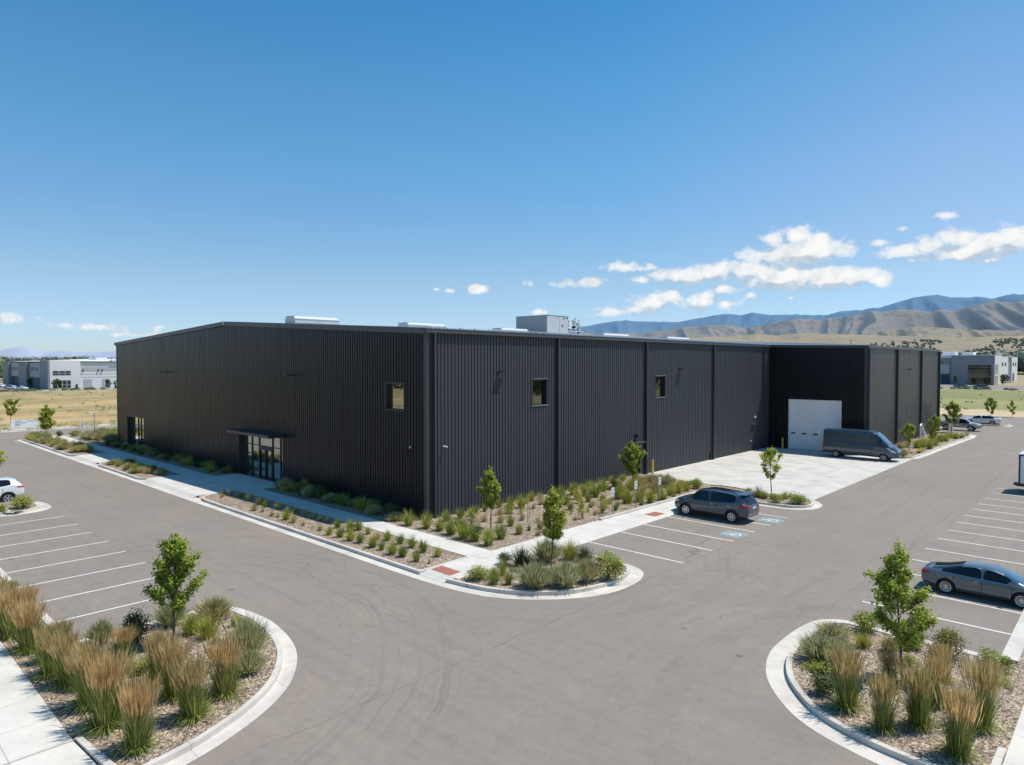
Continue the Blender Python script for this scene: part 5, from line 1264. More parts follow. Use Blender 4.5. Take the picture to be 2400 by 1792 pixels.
# feather reed grasses: hand written labels for the two front beds
for i, (x, y, h, w, t) in enumerate(sorted(P7r, key=lambda p: -p[0])):
    put_reed(i, x, y, h, w, f'tan plumed reed grass, {ORD[i]} from the right in the left front bed', 'feather reed grasses')
for i, (x, y, h, w, t) in enumerate(sorted(P8r, key=lambda p: p[0])):
    put_reed(i + 2, x, y, h, w, f'tan plumed reed grass, {ORD[i]} from the left in the right front bed', 'feather reed grasses')
one = [(lambda x, y: True, '%s')]
def bedrow(items, bed, frm, key):
    place_rows(items, bed, 'shrubs and grasses in the ' + bed, [(lambda x, y: True, 'in the ' + bed)], key, frm)
bedrow(P7s, 'left front bed', 'its rounded end', lambda p: -p[0])
bedrow(P8s, 'right front bed', 'its curved kerb', lambda p: p[0])
P2p = [p for p in P2s if p[4] != 'topiary']
bedrow(P2p, 'round corner island', 'the tactile pad', lambda p: p[0] + p[1])
tp = [p for p in P2s if p[4] == 'topiary'][0]
e = tag(empty('topiary', (tp[0], tp[1], .12)), 'tiny standard shrub with a round head on a bare stem in the corner island', 'shrub')
mb = MB(); mb.tube([(0, 0, 0), (.01, 0, .3)], .014, 6); mb.build('stem', M['stake'], e)
link('crown', dome_mesh(131, [M['lime'], M['stake']], 500, .06), e, (0, 0, .22), sc=(.45, .45, .42))
rx_ = random.Random(44); P4x = []
while len(P4x) < 46:
    x_, y_ = rx_.uniform(-29.0, -23.0), rx_.uniform(26.0, 45.0)
    if rx_.random() > (y_ - 22) / 20: continue
    if min((x_ - p[0]) ** 2 + (y_ - p[1]) ** 2 for p in P4t + P4big + P4x) < .42: continue
    P4x.append((round(x_, 2), round(y_, 2), rx_.uniform(.28, .55), rx_.uniform(.3, .55), rx_.choice(['tuft_g', 'tuft_g', 'tuft_t', 'lime', 'tan'])))
P4all = P4t + P4big + P4x
place_rows(P4all, 'wall bed', 'plants in the bed along the long wall',
    [(lambda x, y: x < -27.2, 'along the black wall'), (lambda x, y: x < -24.9, 'mid wall bed'), (lambda x, y: True, 'in the wall bed beside the walk')], lambda p: p[1], 'the building corner')
place_rows(P1t, 'long planter', 'plants in the long kerbed planter', [(lambda x, y: y < 19.5, 'in the planter beside the kerb'), (lambda x, y: True, 'in the planter beside the walk')], lambda p: -p[0], 'the tactile pad')
bedrow(P5s, 'tree island', 'its tip', lambda p: -p[0])
bedrow(P6s, 'bed along the wing', 'the van', lambda p: p[1])
bedrow(P9s, 'island by the white SUV', 'its tip', lambda p: -p[0])
# shaded foundation plants along the gable wall
rnd = random.Random(5); F1 = []; x = -44.8
while x < -30.2: F1.append((x, rnd.uniform(23.0, 23.9), rnd.uniform(.4, .78), rnd.uniform(.55, .9), rnd.choice(['tuft_g', 'sage', 'dark', 'tuft_d', 'tan', 'spiky']))); x += rnd.uniform(.5, .85)
F2 = []; x = -82
while x < -53.9: F2.append((x, rnd.uniform(23.0, 23.8), rnd.uniform(.35, .7), rnd.uniform(.55, .9), rnd.choice(['tuft_g', 'sage', 'spiky', 'tan', 'dark', 'tuft_d']))); x += rnd.uniform(.85, 1.5)
place_rows(F1, '', 'shaded plants against the gable wall', [(lambda x, y: True, 'in the shaded gable bed')], lambda p: -p[0], 'the building corner')
place_rows(F2, '', 'shaded plants beyond the entrance', [(lambda x, y: True, 'in the shaded bed beyond the entrance')], lambda p: -p[0], 'the doors')
F3 = [(rnd.uniform(-66.5, -57), rnd.uniform(18.5, 20.6), rnd.uniform(.25, .5), rnd.uniform(.4, .7), rnd.choice(['tuft_t', 'tuft_g', 'tan', 'tuft_d'])) for _ in range(22)]
F4 = [(rnd.uniform(-96.8, -76.6), rnd.uniform(18.6, 20.5), rnd.uniform(.35, .75), rnd.uniform(.7, 1.3), rnd.choice(['lime', 'tan', 'tuft_g', 'lime', 'tuft_t'])) for _ in range(40)]
F5 = [(rnd.uniform(-96, -84.4), rnd.uniform(23, 28.5), rnd.uniform(.6, 1.1), rnd.uniform(.9, 1.6), rnd.choice(['lime', 'tan', 'sage', 'tan'])) for _ in range(30)]
for F, nm, fr in ((F3, 'small planter left of the doors', 'its right end'), (F4, 'far left kerbed planter', 'its right end'), (F5, 'bed past the far building corner', 'the building')):
    place_rows(F, '', 'plants in the ' + nm, [(lambda x, y: True, 'in the ' + nm)], lambda p: -p[0], fr)

# ------------------------------------------------------------------ trees
def maple_leaf(mb, c, n, s, rnd, mi=0):
    n = Vector(n).normalized(); u = n.cross(Vector((rnd.gauss(0, 1), rnd.gauss(0, 1), rnd.gauss(0, 1))))
    if u.length < .01: u = Vector((1, 0, 0))
    u.normalize(); v = n.cross(u); c = Vector(c); cup = n * s * .12
    mb.add([c - u * .5 * s, c - u * .1 * s - v * .48 * s + cup, c + u * .15 * s - v * .2 * s, c + u * .6 * s, c + u * .15 * s + v * .2 * s, c - u * .1 * s + v * .48 * s + cup], [(0, 1, 2, 3, 4, 5)], mi)
def tree_parts(seed, H, W, base, leafm, dens=1.0, leaf=.095, shape='oval', limbs=18, sparse=False, tr=.035):
    rnd = random.Random(seed); T = MB(); C = MB()
    bx = rnd.uniform(-.03, .03) * H; by = rnd.uniform(-.03, .03) * H
    def tp(t): return Vector((bx * t * t + .012 * H * math.sin(5 * t + seed), by * t * t + .012 * H * math.cos(4 * t + seed), H * .97 * t))
    T.tube([tp(i / 12) for i in range(13)], [tr * (1 - .85 * i / 12) + .004 for i in range(13)], 8)
    zb = base / H
    def env(t):         # crown half width at fraction t of crown height
        if shape == 'oval': return (math.sin(PI * min(1, t ** .75 * .96 + .04))) ** .75
        if shape == 'cone': return (1 - t) ** .8 * min(1, .35 + t * 6)
        return (1 - t) ** .55 * min(1, .45 + t * 3)
    tips = []
    for i in range(limbs):
        t = (i + rnd.uniform(.1, .9)) / limbs; z = zb + (1 - zb) * t * .93
        p0 = tp(max(zb * .92, z - .12 * (1 - zb))); a = i * 2.4 + rnd.uniform(-.5, .5)
        r = W / 2 * env(t) * rnd.uniform(.55, 1.15)
        if rnd.random() < .16: r *= 1.18
        rise = r * rnd.uniform(.6, 1.15) + .04 * H
        p3 = p0 + Vector((math.cos(a) * r, math.sin(a) * r, rise)); p1 = p0.lerp(p3, .4) + Vector((math.cos(a), math.sin(a), -.3)) * r * .12
        pts = [p0, p1, p0.lerp(p3, .72) + Vector((0, 0, .02)), p3]
        T.tube(pts, [tr * .35, tr * .26, tr * .16, .004], 5)
        path = pts; tips.append((p3, 1.0))
        for q in (.35, .5, .62, .75, .88, 1.0):
            k = q * 3; j = min(2, int(k)); c = Vector(path[j]).lerp(Vector(path[j + 1]), k - j)
            tips.append((c, .75 + .5 * rnd.random()))
        for _ in range(2):       # twigs
            q = rnd.uniform(.35, .9); k = q * 3; j = min(2, int(k)); c = Vector(path[j]).lerp(Vector(path[j + 1]), k - j)
            a2 = a + rnd.choice((-1, 1)) * rnd.uniform(.5, 1.2); l = r * rnd.uniform(.3, .55)
            e = c + Vector((math.cos(a2) * l, math.sin(a2) * l, l * rnd.uniform(.5, 1.2))); T.tube([c, e], [.007, .003], 4); tips.append((e, 1.)); tips.append((c.lerp(e, .5), .8))
    for i in range(6): tips.append((tp(.86 + .025 * i), .55))
    n = int(34 * dens); rad = .042 * W + .055
    for c, s in tips:
        for _ in range(int(n * s * rnd.uniform(.6, 1.3))):
            d = Vector((rnd.gauss(0, 1), rnd.gauss(0, 1), rnd.gauss(0, 1))); q = c + d * rad * .62
            if q.z < base * .9: continue
            nn = Vector((d.x * .5 + rnd.gauss(0, .45), d.y * .5 + rnd.gauss(0, .45), .9 + rnd.gauss(0, .45)))
            maple_leaf(C, q, nn, leaf * rnd.uniform(.65, 1.25), rnd)
    return T.mesh('trunk', M['bark'], True), C.mesh('crown', leafm)
def put_tree(x, y, H, W, base, seed, label, grp, leafm=None, stake=None, **kw):
    e = tag(empty('young_tree', (x, y, .12)), label, 'tree', grp)
    t, c = tree_parts(seed, H, W, base, leafm or M['maple'], **kw)
    link('trunk', t, e); link('crown', c, e)
    return e
G = 'young street trees'
put_tree(-22.21, 8.04, 3.62, 1.66, 1.15, 3, 'young green maple rising from the left front bed', G, dens=1.55, limbs=18, shape='ragged', leaf=.088)
put_tree(-4.8, 20.95, 3.98, 1.6, .95, 14, 'young green maple with ragged side limbs in the right front bed', G, dens=1.35, limbs=17, shape='ragged', leaf=.09)
put_tree(-18.57, 22.28, 3.68, 1.22, 1.35, 5, 'young lime green tree in the round corner island', G, M['maple2'], dens=1.05, limbs=20, shape='ragged')
put_tree(-25.57, 25.48, 3.42, 1.15, 1.15, 6, 'young dark green tree in the wall bed nearest the building corner', G, dens=1.05, limbs=20, shape='ragged', leaf=.085)
put_tree(-26.48, 40.74, 3.5, 1.45, 1.1, 7, 'young oval tree in front of the side door', G, dens=1.3, limbs=22)
put_tree(-18.24, 45.05, 3.3, 1.55, 1.15, 8, 'sparse young tree with thin trunk beside the concrete apron', G, dens=.42, limbs=16, leaf=.11)
put_tree(-17.22, 77.39, 3.0, 1.25, .95, 9, 'young tree immediately behind the nose of the van', G, dens=.8, limbs=14)
put_tree(-17.42, 89.34, 3.2, 1.4, .6, 10, 'young tree against the last wall panels of the wing', G, dens=.9, limbs=14)
put_tree(-17.99, 102.72, 4.3, 2.1, 1.1, 11, 'young yellow green tree in front of the silver pickup', G, M['maple2'], dens=.9, limbs=18, shape='ragged', leaf=.13)
put_tree(-18.52, 137.06, 3.4, 1.9, .6, 12, 'young tree behind the white saloon at the field edge', G, dens=.8, limbs=14, leaf=.15)
put_tree(-16.0, 140.5, 2.9, 1.2, .4, 13, 'thin young tree at the field edge right of the white saloon', G, dens=.6, limbs=10, leaf=.13)
put_tree(-96.51, 20.55, 4.0, 2.0, .9, 15, 'young green tree at the tip of the far left planter', G, dens=1.1, limbs=18, shape='ragged', leaf=.14)
put_tree(-98.0, 20.22, 3.2, .9, 1.2, 16, 'nearly bare sapling left of the tree on the far left planter', G, dens=.12, limbs=9, tr=.03)
put_tree(-122.58, 21.55, 3.9, 1.7, 1.2, 17, 'young tree beyond the road at the left edge of the picture', G, dens=.9, limbs=14, leaf=.16)
put_tree(-60.9, 9.3, 3.2, 1.9, .8, 18, 'tree mostly cut off by the left edge beyond the white SUV', G, dens=.9, limbs=16)
bed_t = None
# ------------------------------------------------------------------ far left verge, sign, poles
sg = tag(empty('monument_sign', (-113.6, 21.6, 0), -.18), 'low white monument sign with grey lines of lettering beyond the road', 'sign')
mb = MB(); mb.box(-.14, .14, -1.3, 1.5, 0, 1.25); mb.box(-.2, .2, -1.6, -1.3, 0, 1.3); mb.build('sign_wall', M['white'], sg)
mb = MB()
for z, a, b in ((1.08, -1.15, -.35), (1.08, .2, 1.2), (.85, -1.15, .1), (.66, -1.15, -.5), (.5, -1.15, -.6)): mb.box(.141, .15, a, b, z - .035, z + .035)
mb.build('sign_lettering', M['post'], sg)
sp = tag(empty('street_lamp', (-96.25, 25.5, 0)), 'slim green grey lamp post with double arms at the far left path', 'street lamp')
mb = MB(); mb.tube([(0, 0, 0), (0, 0, 2.9)], .05, 8); mb.build('pole', M['post'], sp); mb = MB(); mb.tube([(0, -.9, 2.9), (0, .4, 2.95)], .05, 6); mb.box(-.12, .12, -1.0, -.6, 2.85, 2.95); mb.build('arm', M['post'], sp)
sp = tag(empty('marker_post', (-107.74, 27.2, 0)), 'pair of short white marker posts beyond the road', 'marker post')
mb = MB(); mb.box(-.06, .06, -.45, -.33, 0, 1.4); mb.box(-.06, .06, .0, .12, 0, 1.35); mb.build('posts', M['camwhite'], sp)
put_plant(0, -97.11, 21.9, .62, .8, 'dark', 'dark round bush standing at the path corner by the road', 'bushes by the road')
put_plant(1, -98.9, 19.9, .6, 1.1, 'leafy', 'low green bush at the pointed end of the far left planter', 'bushes by the road')
# rough planting along the road verge: nobody could count it
rnd = random.Random(77); mb = MB()
for i in range(260):
    x = rnd.choice((rnd.uniform(-111, -110.4), rnd.uniform(-118, -113))); y = rnd.uniform(-40, 90); s = rnd.uniform(.5, 1.3)
    for _ in range(70):
        d = Vector((rnd.gauss(0, 1), rnd.gauss(0, 1), abs(rnd.gauss(0, .8)))).normalized() * rnd.random() ** .4
        leafquad(mb, (x + d.x * s * .9, y + d.y * s * .9, .05 + d.z * s * .7), d + Vector((0, 0, .5)), .22, rnd, 0 if i % 3 else 1)
tag(mb.build('verge_shrubs', [M['sage'], M['tan']]), 'loose band of grey green shrubs along the far side of the road', 'verge planting', kind='stuff')

# ------------------------------------------------------------------ background
AR = math.radians(43.228); FW = Vector((-math.sin(AR), math.cos(AR), 0)); RT = Vector((math.cos(AR), math.sin(AR), 0))
def polar(u, depth, z=0.0):
    """world point 'depth' metres out along the lot's diagonal, u = sideways/depth"""
    p = FW * depth + RT * (u * depth); return Vector((p.x, p.y, z))
def copy_tree(o, parent=None):
    c = o.copy(); col.objects.link(c); c.parent = parent
    for ch in list(o.children): copy_tree(ch, c)
    return c

BM_ = {'grey': varied('precast_grey', (.25, .265, .29), .08, .15, .8), 'white': varied('precast_white', (.72, .71, .69), .05, .15, .8), 'lgrey': varied('precast_light', (.42, .43, .45), .06, .15, .8),
       'roof': varied('white_membrane', (.75, .75, .76), .04, .2, .6), 'glass': reflect_glass('office_glass', (.02, .03, .035), .06), 'dark': mat('dark_recess', None, (.03, .035, .04), .5), 'tint': mat('blue_glass', None, (.05, .10, .13), .6, 0, .2)}
def bpart(e, nm, boxes, m):
    if nm in ('pier', 'white_wing', 'upper_wall', 'glazing', 'roof_unit') and len(boxes) > 1:
        for b in boxes: bpart(e, nm, [b], m)
        return
    mb = MB(); L = e.location
    for x0, x1, y0, y1, z0, z1 in boxes: mb.box(x0 - L.x, x1 - L.x, y0 - L.y, y1 - L.y, z0, z1)
    return mb.build(nm, m, e)
# left: white and grey business park building
X0, Y0 = -284.5, 61.6
e = tag(empty('office_building', (X0, Y0, 0)), 'white and grey flat roofed business building at the far left behind the golden field', 'building')
bpart(e, 'white_wall', [(X0 - 8, X0, Y0 + .05, 71.2, 0, 10.0)], BM_['white']); bpart(e, 'panel_wall', [(X0 - 60, X0 - .8, 71.25, 170, 0, 9.3)], BM_['white'])
bpart(e, 'wall_band', [(X0 - .79, X0 - .7, 71.3, 170, 6.2, 7.6)], BM_['lgrey'])
bpart(e, 'wall_joints', [(X0 - .79, X0 - .74, 71.3, 170, z, z + .12) for z in (8.4, 9.0, 5.0, 3.8)], BM_['lgrey'])
bpart(e, 'pier', [(-296, -284.6, Y0 - .5, Y0 + .04, 0, 9.95), (-331, -317.5, Y0 - .5, Y0 + 9, 0, 9.4), (-362, -350, Y0 - .5, Y0 + 9, 0, 9.7)], BM_['grey'])
bpart(e, 'upper_wall', [(-350, -331, Y0 + .6, Y0 + 2, 3.6, 9.3), (-317.5, -296, Y0 + .6, Y0 + 2, 3.6, 9.2)], BM_['lgrey'])
for a in (-347, -343.5, -340, -335, -314, -310, -306, -300): bpart(e, 'window', [(a, a + 1.4, Y0 + .5, Y0 + .62, 6.1, 7.4)], BM_['dark'])
for a, b in ((-350, -331), (-317.5, -296)): bpart(e, 'glazing', [(a, b, Y0 + 1, Y0 + 1.2, 0, 3.6)], BM_['tint'])
bpart(e, 'ribbon_window', [(X0 - .05, X0 + .06, 62.6, 68.1, 4.7, 6.2)], BM_['glass']); bpart(e, 'ribbon_window', [(X0 - .05, X0 + .06, 62.6, 68.1, .4, 2.8)], BM_['glass'])
bpart(e, 'window_mullion', [(X0 + .06, X0 + .1, y, y + .12, .4, 2.8) for y in (64, 65.4, 66.8)] + [(X0 + .06, X0 + .1, y, y + .12, 4.7, 6.2) for y in (64.4, 66.3)] + [(X0 + .06, X0 + .1, 62.6, 68.1, 5.4, 5.5), (X0 + .06, X0 + .1, 62.6, 68.1, 1.5, 1.6)], BM_['white'])
for y in (72.3, 78.4, 84.5, 92): bpart(e, 'dock_door', [(X0 - .79, X0 - .7, y, y + 2.8, 0, 3.1)], BM_['lgrey'])
for y in (72, 77, 78.3, 85): bpart(e, 'wall_lamp', [(X0 - .8, X0 - .3, y, y + .35, 6.0, 6.7)], BM_['dark'])
mb = MB()
mb.add([(v[0] - X0, v[1] - Y0, v[2]) for v in [(X0 - .2, Y0 + .3, 9.75), (X0 - .2, 170, 9.4), (X0 - 40, 170, 10.9), (X0 - 60, Y0 + 30, 11.0), (-362, Y0 + .3, 9.6)]], [(0, 1, 2, 3, 4)])
mb.box(-3, 0, 20, 60, 9.6, 10.4); mb.box(-30, -20, 20, 24, 10.4, 11.3); mb.box(-30, -20, 34, 37, 10.4, 11.3); mb.build('roof', BM_['roof'], e)
# right: grey building
XC, YC = -46.5, 352.0
e = tag(empty('office_building', (XC, YC, 0)), 'dark grey and white business building at the far right beyond the green meadow', 'building')
bpart(e, 'grey_wall', [(-62.3, XC - .05, YC, YC + 10, 0, 12.4)], BM_['grey']); bpart(e, 'white_wall', [(XC - 10, XC, YC + .4, YC + 19, 0, 12.5)], BM_['white'])
bpart(e, 'low_wall', [(-110, -62.4, YC + 1.5, YC + 9, 0, 11.4)], BM_['grey']); bpart(e, 'light_panel', [(-110, -63.2, YC + 1.3, YC + 1.49, 4.3, 8.4)], BM_['lgrey'])
bpart(e, 'ribbon_window', [(-110, -66, YC + 1.35, YC + 1.48, 8.9, 10.0)], BM_['glass']); bpart(e, 'glazing', [(-110, -63.2, YC + 1.35, YC + 1.48, 0.2, 4.2)], BM_['tint'])
bpart(e, 'curtain_window', [(-56.1, -47.7, YC - .1, YC + .02, .1, 8.2)], BM_['glass'])
bpart(e, 'window_mullion', [(-56.1, -47.7, YC - .2, YC - .1, z, z + .14) for z in (1.5, 2.9, 4.4, 5.9, 7.2)], BM_['grey'])
for a, b, z0, z1 in ((2, 9, .2, 3.5), (2, 9, 4.6, 8.4)): bpart(e, 'side_window', [(XC - .02, XC + .1, YC + a, YC + b, z0, z1)], BM_['glass'])
bpart(e, 'white_wing', [(XC - 12, XC - .3, YC + 19.1, YC + 42, 0, 11.9), (XC - 12, XC - .3, YC + 54, YC + 74, 0, 12.1)], BM_['white']); bpart(e, 'grey_slot', [(XC - 12, XC - 1, YC + 42.05, YC + 53.9, 0, 11.9)], BM_['grey'])
for y in (22, 31, 57, 65): bpart(e, 'window', [(XC - .32, XC - .2, YC + y, YC + y + 4, 7.8, 9.3)], BM_['dark'])
for y in (22, 31, 57): bpart(e, 'ground_window', [(XC - .32, XC - .2, YC + y, YC + y + 5, .2, 4)], BM_['dark'])
bpart(e, 'roof', [(-110, XC - .3, YC + 1, YC + 70, 12.0, 12.2), (-110, -62.4, YC + 1.0, YC + 1.6, 11.41, 12.1), (-62.3, XC + .06, YC - .05, YC + .35, 12.41, 12.65), (XC - .4, XC + .06, YC + .4, YC + 19, 12.51, 12.7)], BM_['roof'])
bpart(e, 'roof_unit', [(-68, -63, YC + 12, YC + 18, 12.2, 14.3), (-60.5, -56, YC + 12, YC + 18, 12.2, 14.1)], BM_['roof'])
# paving round them
flat('far_lot', [(-330, -276, 30, 140), (-120, 20, 290, 348)], -.01, M['asphalt'])
flat('far_kerb_strip', [(-277, -272.5, 30, 170), (-120, 30, 285.5, 288.5)], .01, M['walk'])
# far cars: copies of the two saloons
white_s = [o for o in bpy.data.objects if o.get('label', '').startswith('white saloon')][0]
grey_s = [o for o in bpy.data.objects if o.get('label', '').startswith('blue grey four door')][0]
for src, x, y, rz, sc, lab in ((white_s, -325, 54.5, .1, 1, 'white car, farthest left of the row by the far left building'), (grey_s, -303, 53.2, .2, 1.1, 'dark car between white cars by the far left building'),
        (white_s, -293.5, 52.6, .3, 1, 'white car in the middle of the row by the far left building'), (white_s, -285.5, 53.6, .4, 1, 'white car nearest the grey wall of the far left building'),
        (grey_s, -49.5, 299.5, .1, 1.15, 'dark car on the left in front of the far right building'), (grey_s, -43.6, 299.8, 3.2, 1.15, 'dark car on the right in front of the far right building')):
    c = copy_tree(src); c.location = (x, y, 0); c.rotation_euler = (0, 0, rz); c.scale = (sc,) * 3; c['label'] = lab; c['category'] = 'car'; c['group'] = 'distant parked cars'; c.name = 'parked_car'
# trees round the far buildings
FT = [tree_parts(s, 5.6, 3.6, .9, M['far'], dens=.5, leaf=.42, limbs=14, shape=sh, tr=.09) for s, sh in ((201, 'oval'), (202, 'oval'), (203, 'cone'))]
def far_tree(i, px, py, h, w, lab, grp):
    e = tag(empty('landscape_tree', (px, py, 0), R.uniform(0, 6)), lab, 'tree', grp); s = h / 5.6; ws = w / 3.6
    link('trunk', FT[i][0], e, sc=(ws, ws, s)); link('crown', FT[i][1], e, sc=(ws, ws, s))
far_tree(0, -316.7, 62.6, 3.28, 2.78, 'bushy tree in front of the grey wall of the far left building', 'trees by the far left building')
far_tree(0, -278.2, 62.4, 3.74, 3.18, 'round tree in front of the white tower of the far left building', 'trees by the far left building')
far_tree(2, -276.6, 68.0, 2.18, 1.26, 'dark cone shaped tree at the right edge of the white tower', 'trees by the far left building')
far_tree(0, -296.6, 81.4, 3.16, 2.40, 'left one of two round trees by the white dock wall, far left', 'trees by the far left building')
far_tree(1, -275.6, 77.6, 3.30, 2.24, 'right one of two round trees by the white dock wall, far left', 'trees by the far left building')
far_tree(0, -259.5, 75.9, 3.59, 2.13, 'round tree at the corner of the black warehouse, far left', 'trees by the far left building')
far_tree(0, -65.2, 354.1, 3.49, 2.47, 'pale tree nearest the black wing, far right', 'trees by the far right building')
far_tree(1, -59.7, 346.3, 3.81, 2.11, 'slim tree second from the black wing, far right', 'trees by the far right building')
far_tree(0, -53.9, 351.7, 2.54, 2.26, 'tree left in front of the big dark window, far right', 'trees by the far right building')
far_tree(1, -49.2, 349.9, 3.05, 2.50, 'tree right in front of the big dark window, far right', 'trees by the far right building')
far_tree(0, -44.6, 360.5, 4.23, 2.82, 'broad tree at the white side wall of the far right building', 'trees by the far right building')
far_tree(2, -45.3, 379.7, 3.99, 1.77, 'slim dark tree second along the white side wall, far right', 'trees by the far right building')
far_tree(2, -48.0, 432.1, 3.51, 1.50, 'slim dark tree at the end of the white side wall, far right', 'trees by the far right building')
# bushes in the lots and in the fields: uncountable scrub
rnd = random.Random(9)
def scrub(name, pts, m, label, leaf=.5, n=40):
    mb = MB()
    for (x, y, z, s) in pts:
        for _ in range(n):
            d = Vector((rnd.gauss(0, 1), rnd.gauss(0, 1), abs(rnd.gauss(0, .8)))).normalized() * rnd.random() ** .33
            leafquad(mb, (x + d.x * s, y + d.y * s, z + .05 + d.z * s * .8), d + Vector((0, 0, .4)), leaf * rnd.uniform(.6, 1.4), rnd)
    return tag(mb.build(name, m), label, 'scrub', kind='stuff')
pts = [(rnd.uniform(-276, -270), rnd.uniform(40, 110), 0, rnd.uniform(.7, 1.5)) for _ in range(50)] + [(rnd.uniform(-90, 0), rnd.uniform(286, 292), 0, rnd.uniform(.6, 1.6)) for _ in range(70)]
scrub('lot_scrub', pts, M['far'], 'dark bushes lining the distant car parks', .6)
pts = [(rnd.uniform(-262, -116), rnd.uniform(10, 150), 0, rnd.uniform(.2, .6)) for _ in range(150)] + [(-150 + rnd.uniform(-4, 4), 45 + rnd.uniform(-5, 5), 0, 1.2) for _ in range(16)] + [(rnd.uniform(-60, 10), rnd.uniform(150, 280), 0, rnd.uniform(.25, .7)) for _ in range(90)]
scrub('field_scrub', pts, M['sage'], 'scattered low scrub in the dry grass fields', .35, 26)

# hills ---------------------------------------------------------------
def tab(T, x):
    return crs(T, x)
def px2u(x): return (x - 1200) / 1574.0
def c192(L): return [(px2u(1250 + x / 1.924), (852 - (500 + y / 1.924)) / 1574.0) for x, y in L]
BACK = [(px2u(900), .01), (px2u(1150), .035)] + c192([(120, 535), (205, 515), (330, 495), (430, 487), (540, 488), (660, 490), (760, 468), (860, 455), (930, 465), (985, 452), (1050, 460), (1120, 466), (1190, 458), (1240, 462), (1330, 457), (1400, 440), (1480, 440), (1560, 430), (1620, 415), (1700, 390), (1810, 373), (1880, 380), (1950, 375), (2050, 382), (2130, 375), (2213, 370), (2500, 360)]) + [(1.4, .10)]
MIDH = [(px2u(1150), .012)] + c192([(205, 535), (500, 540), (640, 520), (760, 505), (850, 500), (960, 515), (1060, 495), (1180, 480), (1290, 478), (1400, 462), (1500, 445), (1600, 436), (1720, 432), (1820, 440), (1920, 436), (1990, 425), (2060, 402), (2140, 400), (2213, 392), (2500, 380)]) + [(1.4, .09)]
FOOT = [(px2u(1300), .006), (px2u(1500), .018)] + c192([(700, 560), (900, 556), (1000, 545), (1100, 552), (1200, 542), (1350, 548), (1500, 552), (1650, 556), (1800, 560), (1900, 565), (2000, 560), (2213, 552), (2500, 550)]) + [(1.4, .03)]
def hfun(T, u, depth, r0, rp, r1, ravine, seed, fu, sharp=1.0):
    """height at sideways ratio u: spurs and gullies run down from a crest line at rp"""
    if depth <= r0 or depth >= r1: return -5.0
    t = (depth - r0) / (rp - r0) if depth < rp else 1 - (depth - rp) / (r1 - rp)
    crest = tab(T, u) * rp * 1.03 + 9
    m = t ** 1.15 if depth < rp else t
    m = max(0.0, min(1.0, m))
    U = u * depth; L = 5200.0 / fu
    w = noise.noise(Vector((U / (L * 2.2), depth / 1500, seed))) * 1.1 + noise.noise(Vector((U / (L * .7), depth / 700, seed + 9))) * .28
    x = U / L + w + .35 * (rp - depth) / L * (1 if noise.noise(Vector((U / 3000, 5, seed))) > 0 else -.6)
    def rid(v): return 1 - abs(noise.noise(v)) * 2.1
    g = .50 * rid(Vector((x, depth / 5200 + seed, seed))) + .27 * rid(Vector((x * 2.1 + 3, depth / 2600, seed + 4))) + .20 * rid(Vector((x * 4.6 + 7, depth / 1100, seed + 8)))
    det = noise.fractal(Vector((U / 260, depth / 420, seed)), 1.0, 2.0, 4)
    k = ravine * (1 - m ** 4 * .93) * min(1.0, m * 5)
    h = crest * m * (1 - k * (1 - g)) + crest * .02 * det * min(1, m * 4)
    return h
def hill(name, T, r0, rp, r1, ravine, seed, fu, u0, u1, nu, nr, m):
    mb = MB()
    for j in range(nr + 1):
        d = r0 + (r1 - r0) * j / nr
        for i in range(nu + 1):
            u = u0 + (u1 - u0) * i / nu; p = polar(u, d); mb.v.append((p.x, p.y, hfun(T, u, d, r0, rp, r1, ravine, seed, fu)))
    for j in range(nr):
        for i in range(nu):
            a = j * (nu + 1) + i; mb.f.append((a, a + 1, a + nu + 2, a + nu + 1)); mb.m.append(0)
    return structure(mb.build(name, m, smooth=True))
def hillmat(name, stops, scrub_shade_c, sc, amt, haze, hz):
    def b(t, p):
        P = t.pos(); n = t.noise(P, sc, 6, .65); c = t.ramp(n, stops)
        nz = t.xyz(t.new('ShaderNodeNewGeometry').outputs['Normal'])
        n2 = t.noise(P, sc * 3.2, 5, .7)
        # scrub, with shade painted into the colour of slopes facing away from the sun
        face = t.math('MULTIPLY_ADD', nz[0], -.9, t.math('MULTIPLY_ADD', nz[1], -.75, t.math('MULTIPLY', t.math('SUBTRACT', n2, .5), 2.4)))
        c = t.mix(t.math('MULTIPLY', t.math('MULTIPLY', t.ramp(face, [(-.15, 0.), (.42, 1.)]), t.ramp(t.math('DIVIDE', t.xyz(P)[2], 400.0), [(.06, .15), (.3, 1.0)])), amt), c, scrub_shade_c)
        spk = t.noise(P, sc * 9, 3, .6); c = t.mix(t.math('MULTIPLY', t.ramp(spk, [(.52, 0.), (.62, .75)]), t.ramp(n, [(.35, .2), (.6, 1.)])), c, scrub_shade_c)
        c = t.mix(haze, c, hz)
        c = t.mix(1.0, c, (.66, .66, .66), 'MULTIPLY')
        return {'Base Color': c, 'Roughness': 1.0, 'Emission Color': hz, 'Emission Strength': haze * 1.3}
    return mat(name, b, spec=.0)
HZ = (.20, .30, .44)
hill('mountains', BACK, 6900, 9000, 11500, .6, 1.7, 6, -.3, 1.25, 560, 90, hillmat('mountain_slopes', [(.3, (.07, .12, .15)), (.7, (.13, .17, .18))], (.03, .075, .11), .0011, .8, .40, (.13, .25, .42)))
FRONT = [(u, max(.012, z * .60 + .006 * math.sin(u * 23))) for u, z in MIDH]
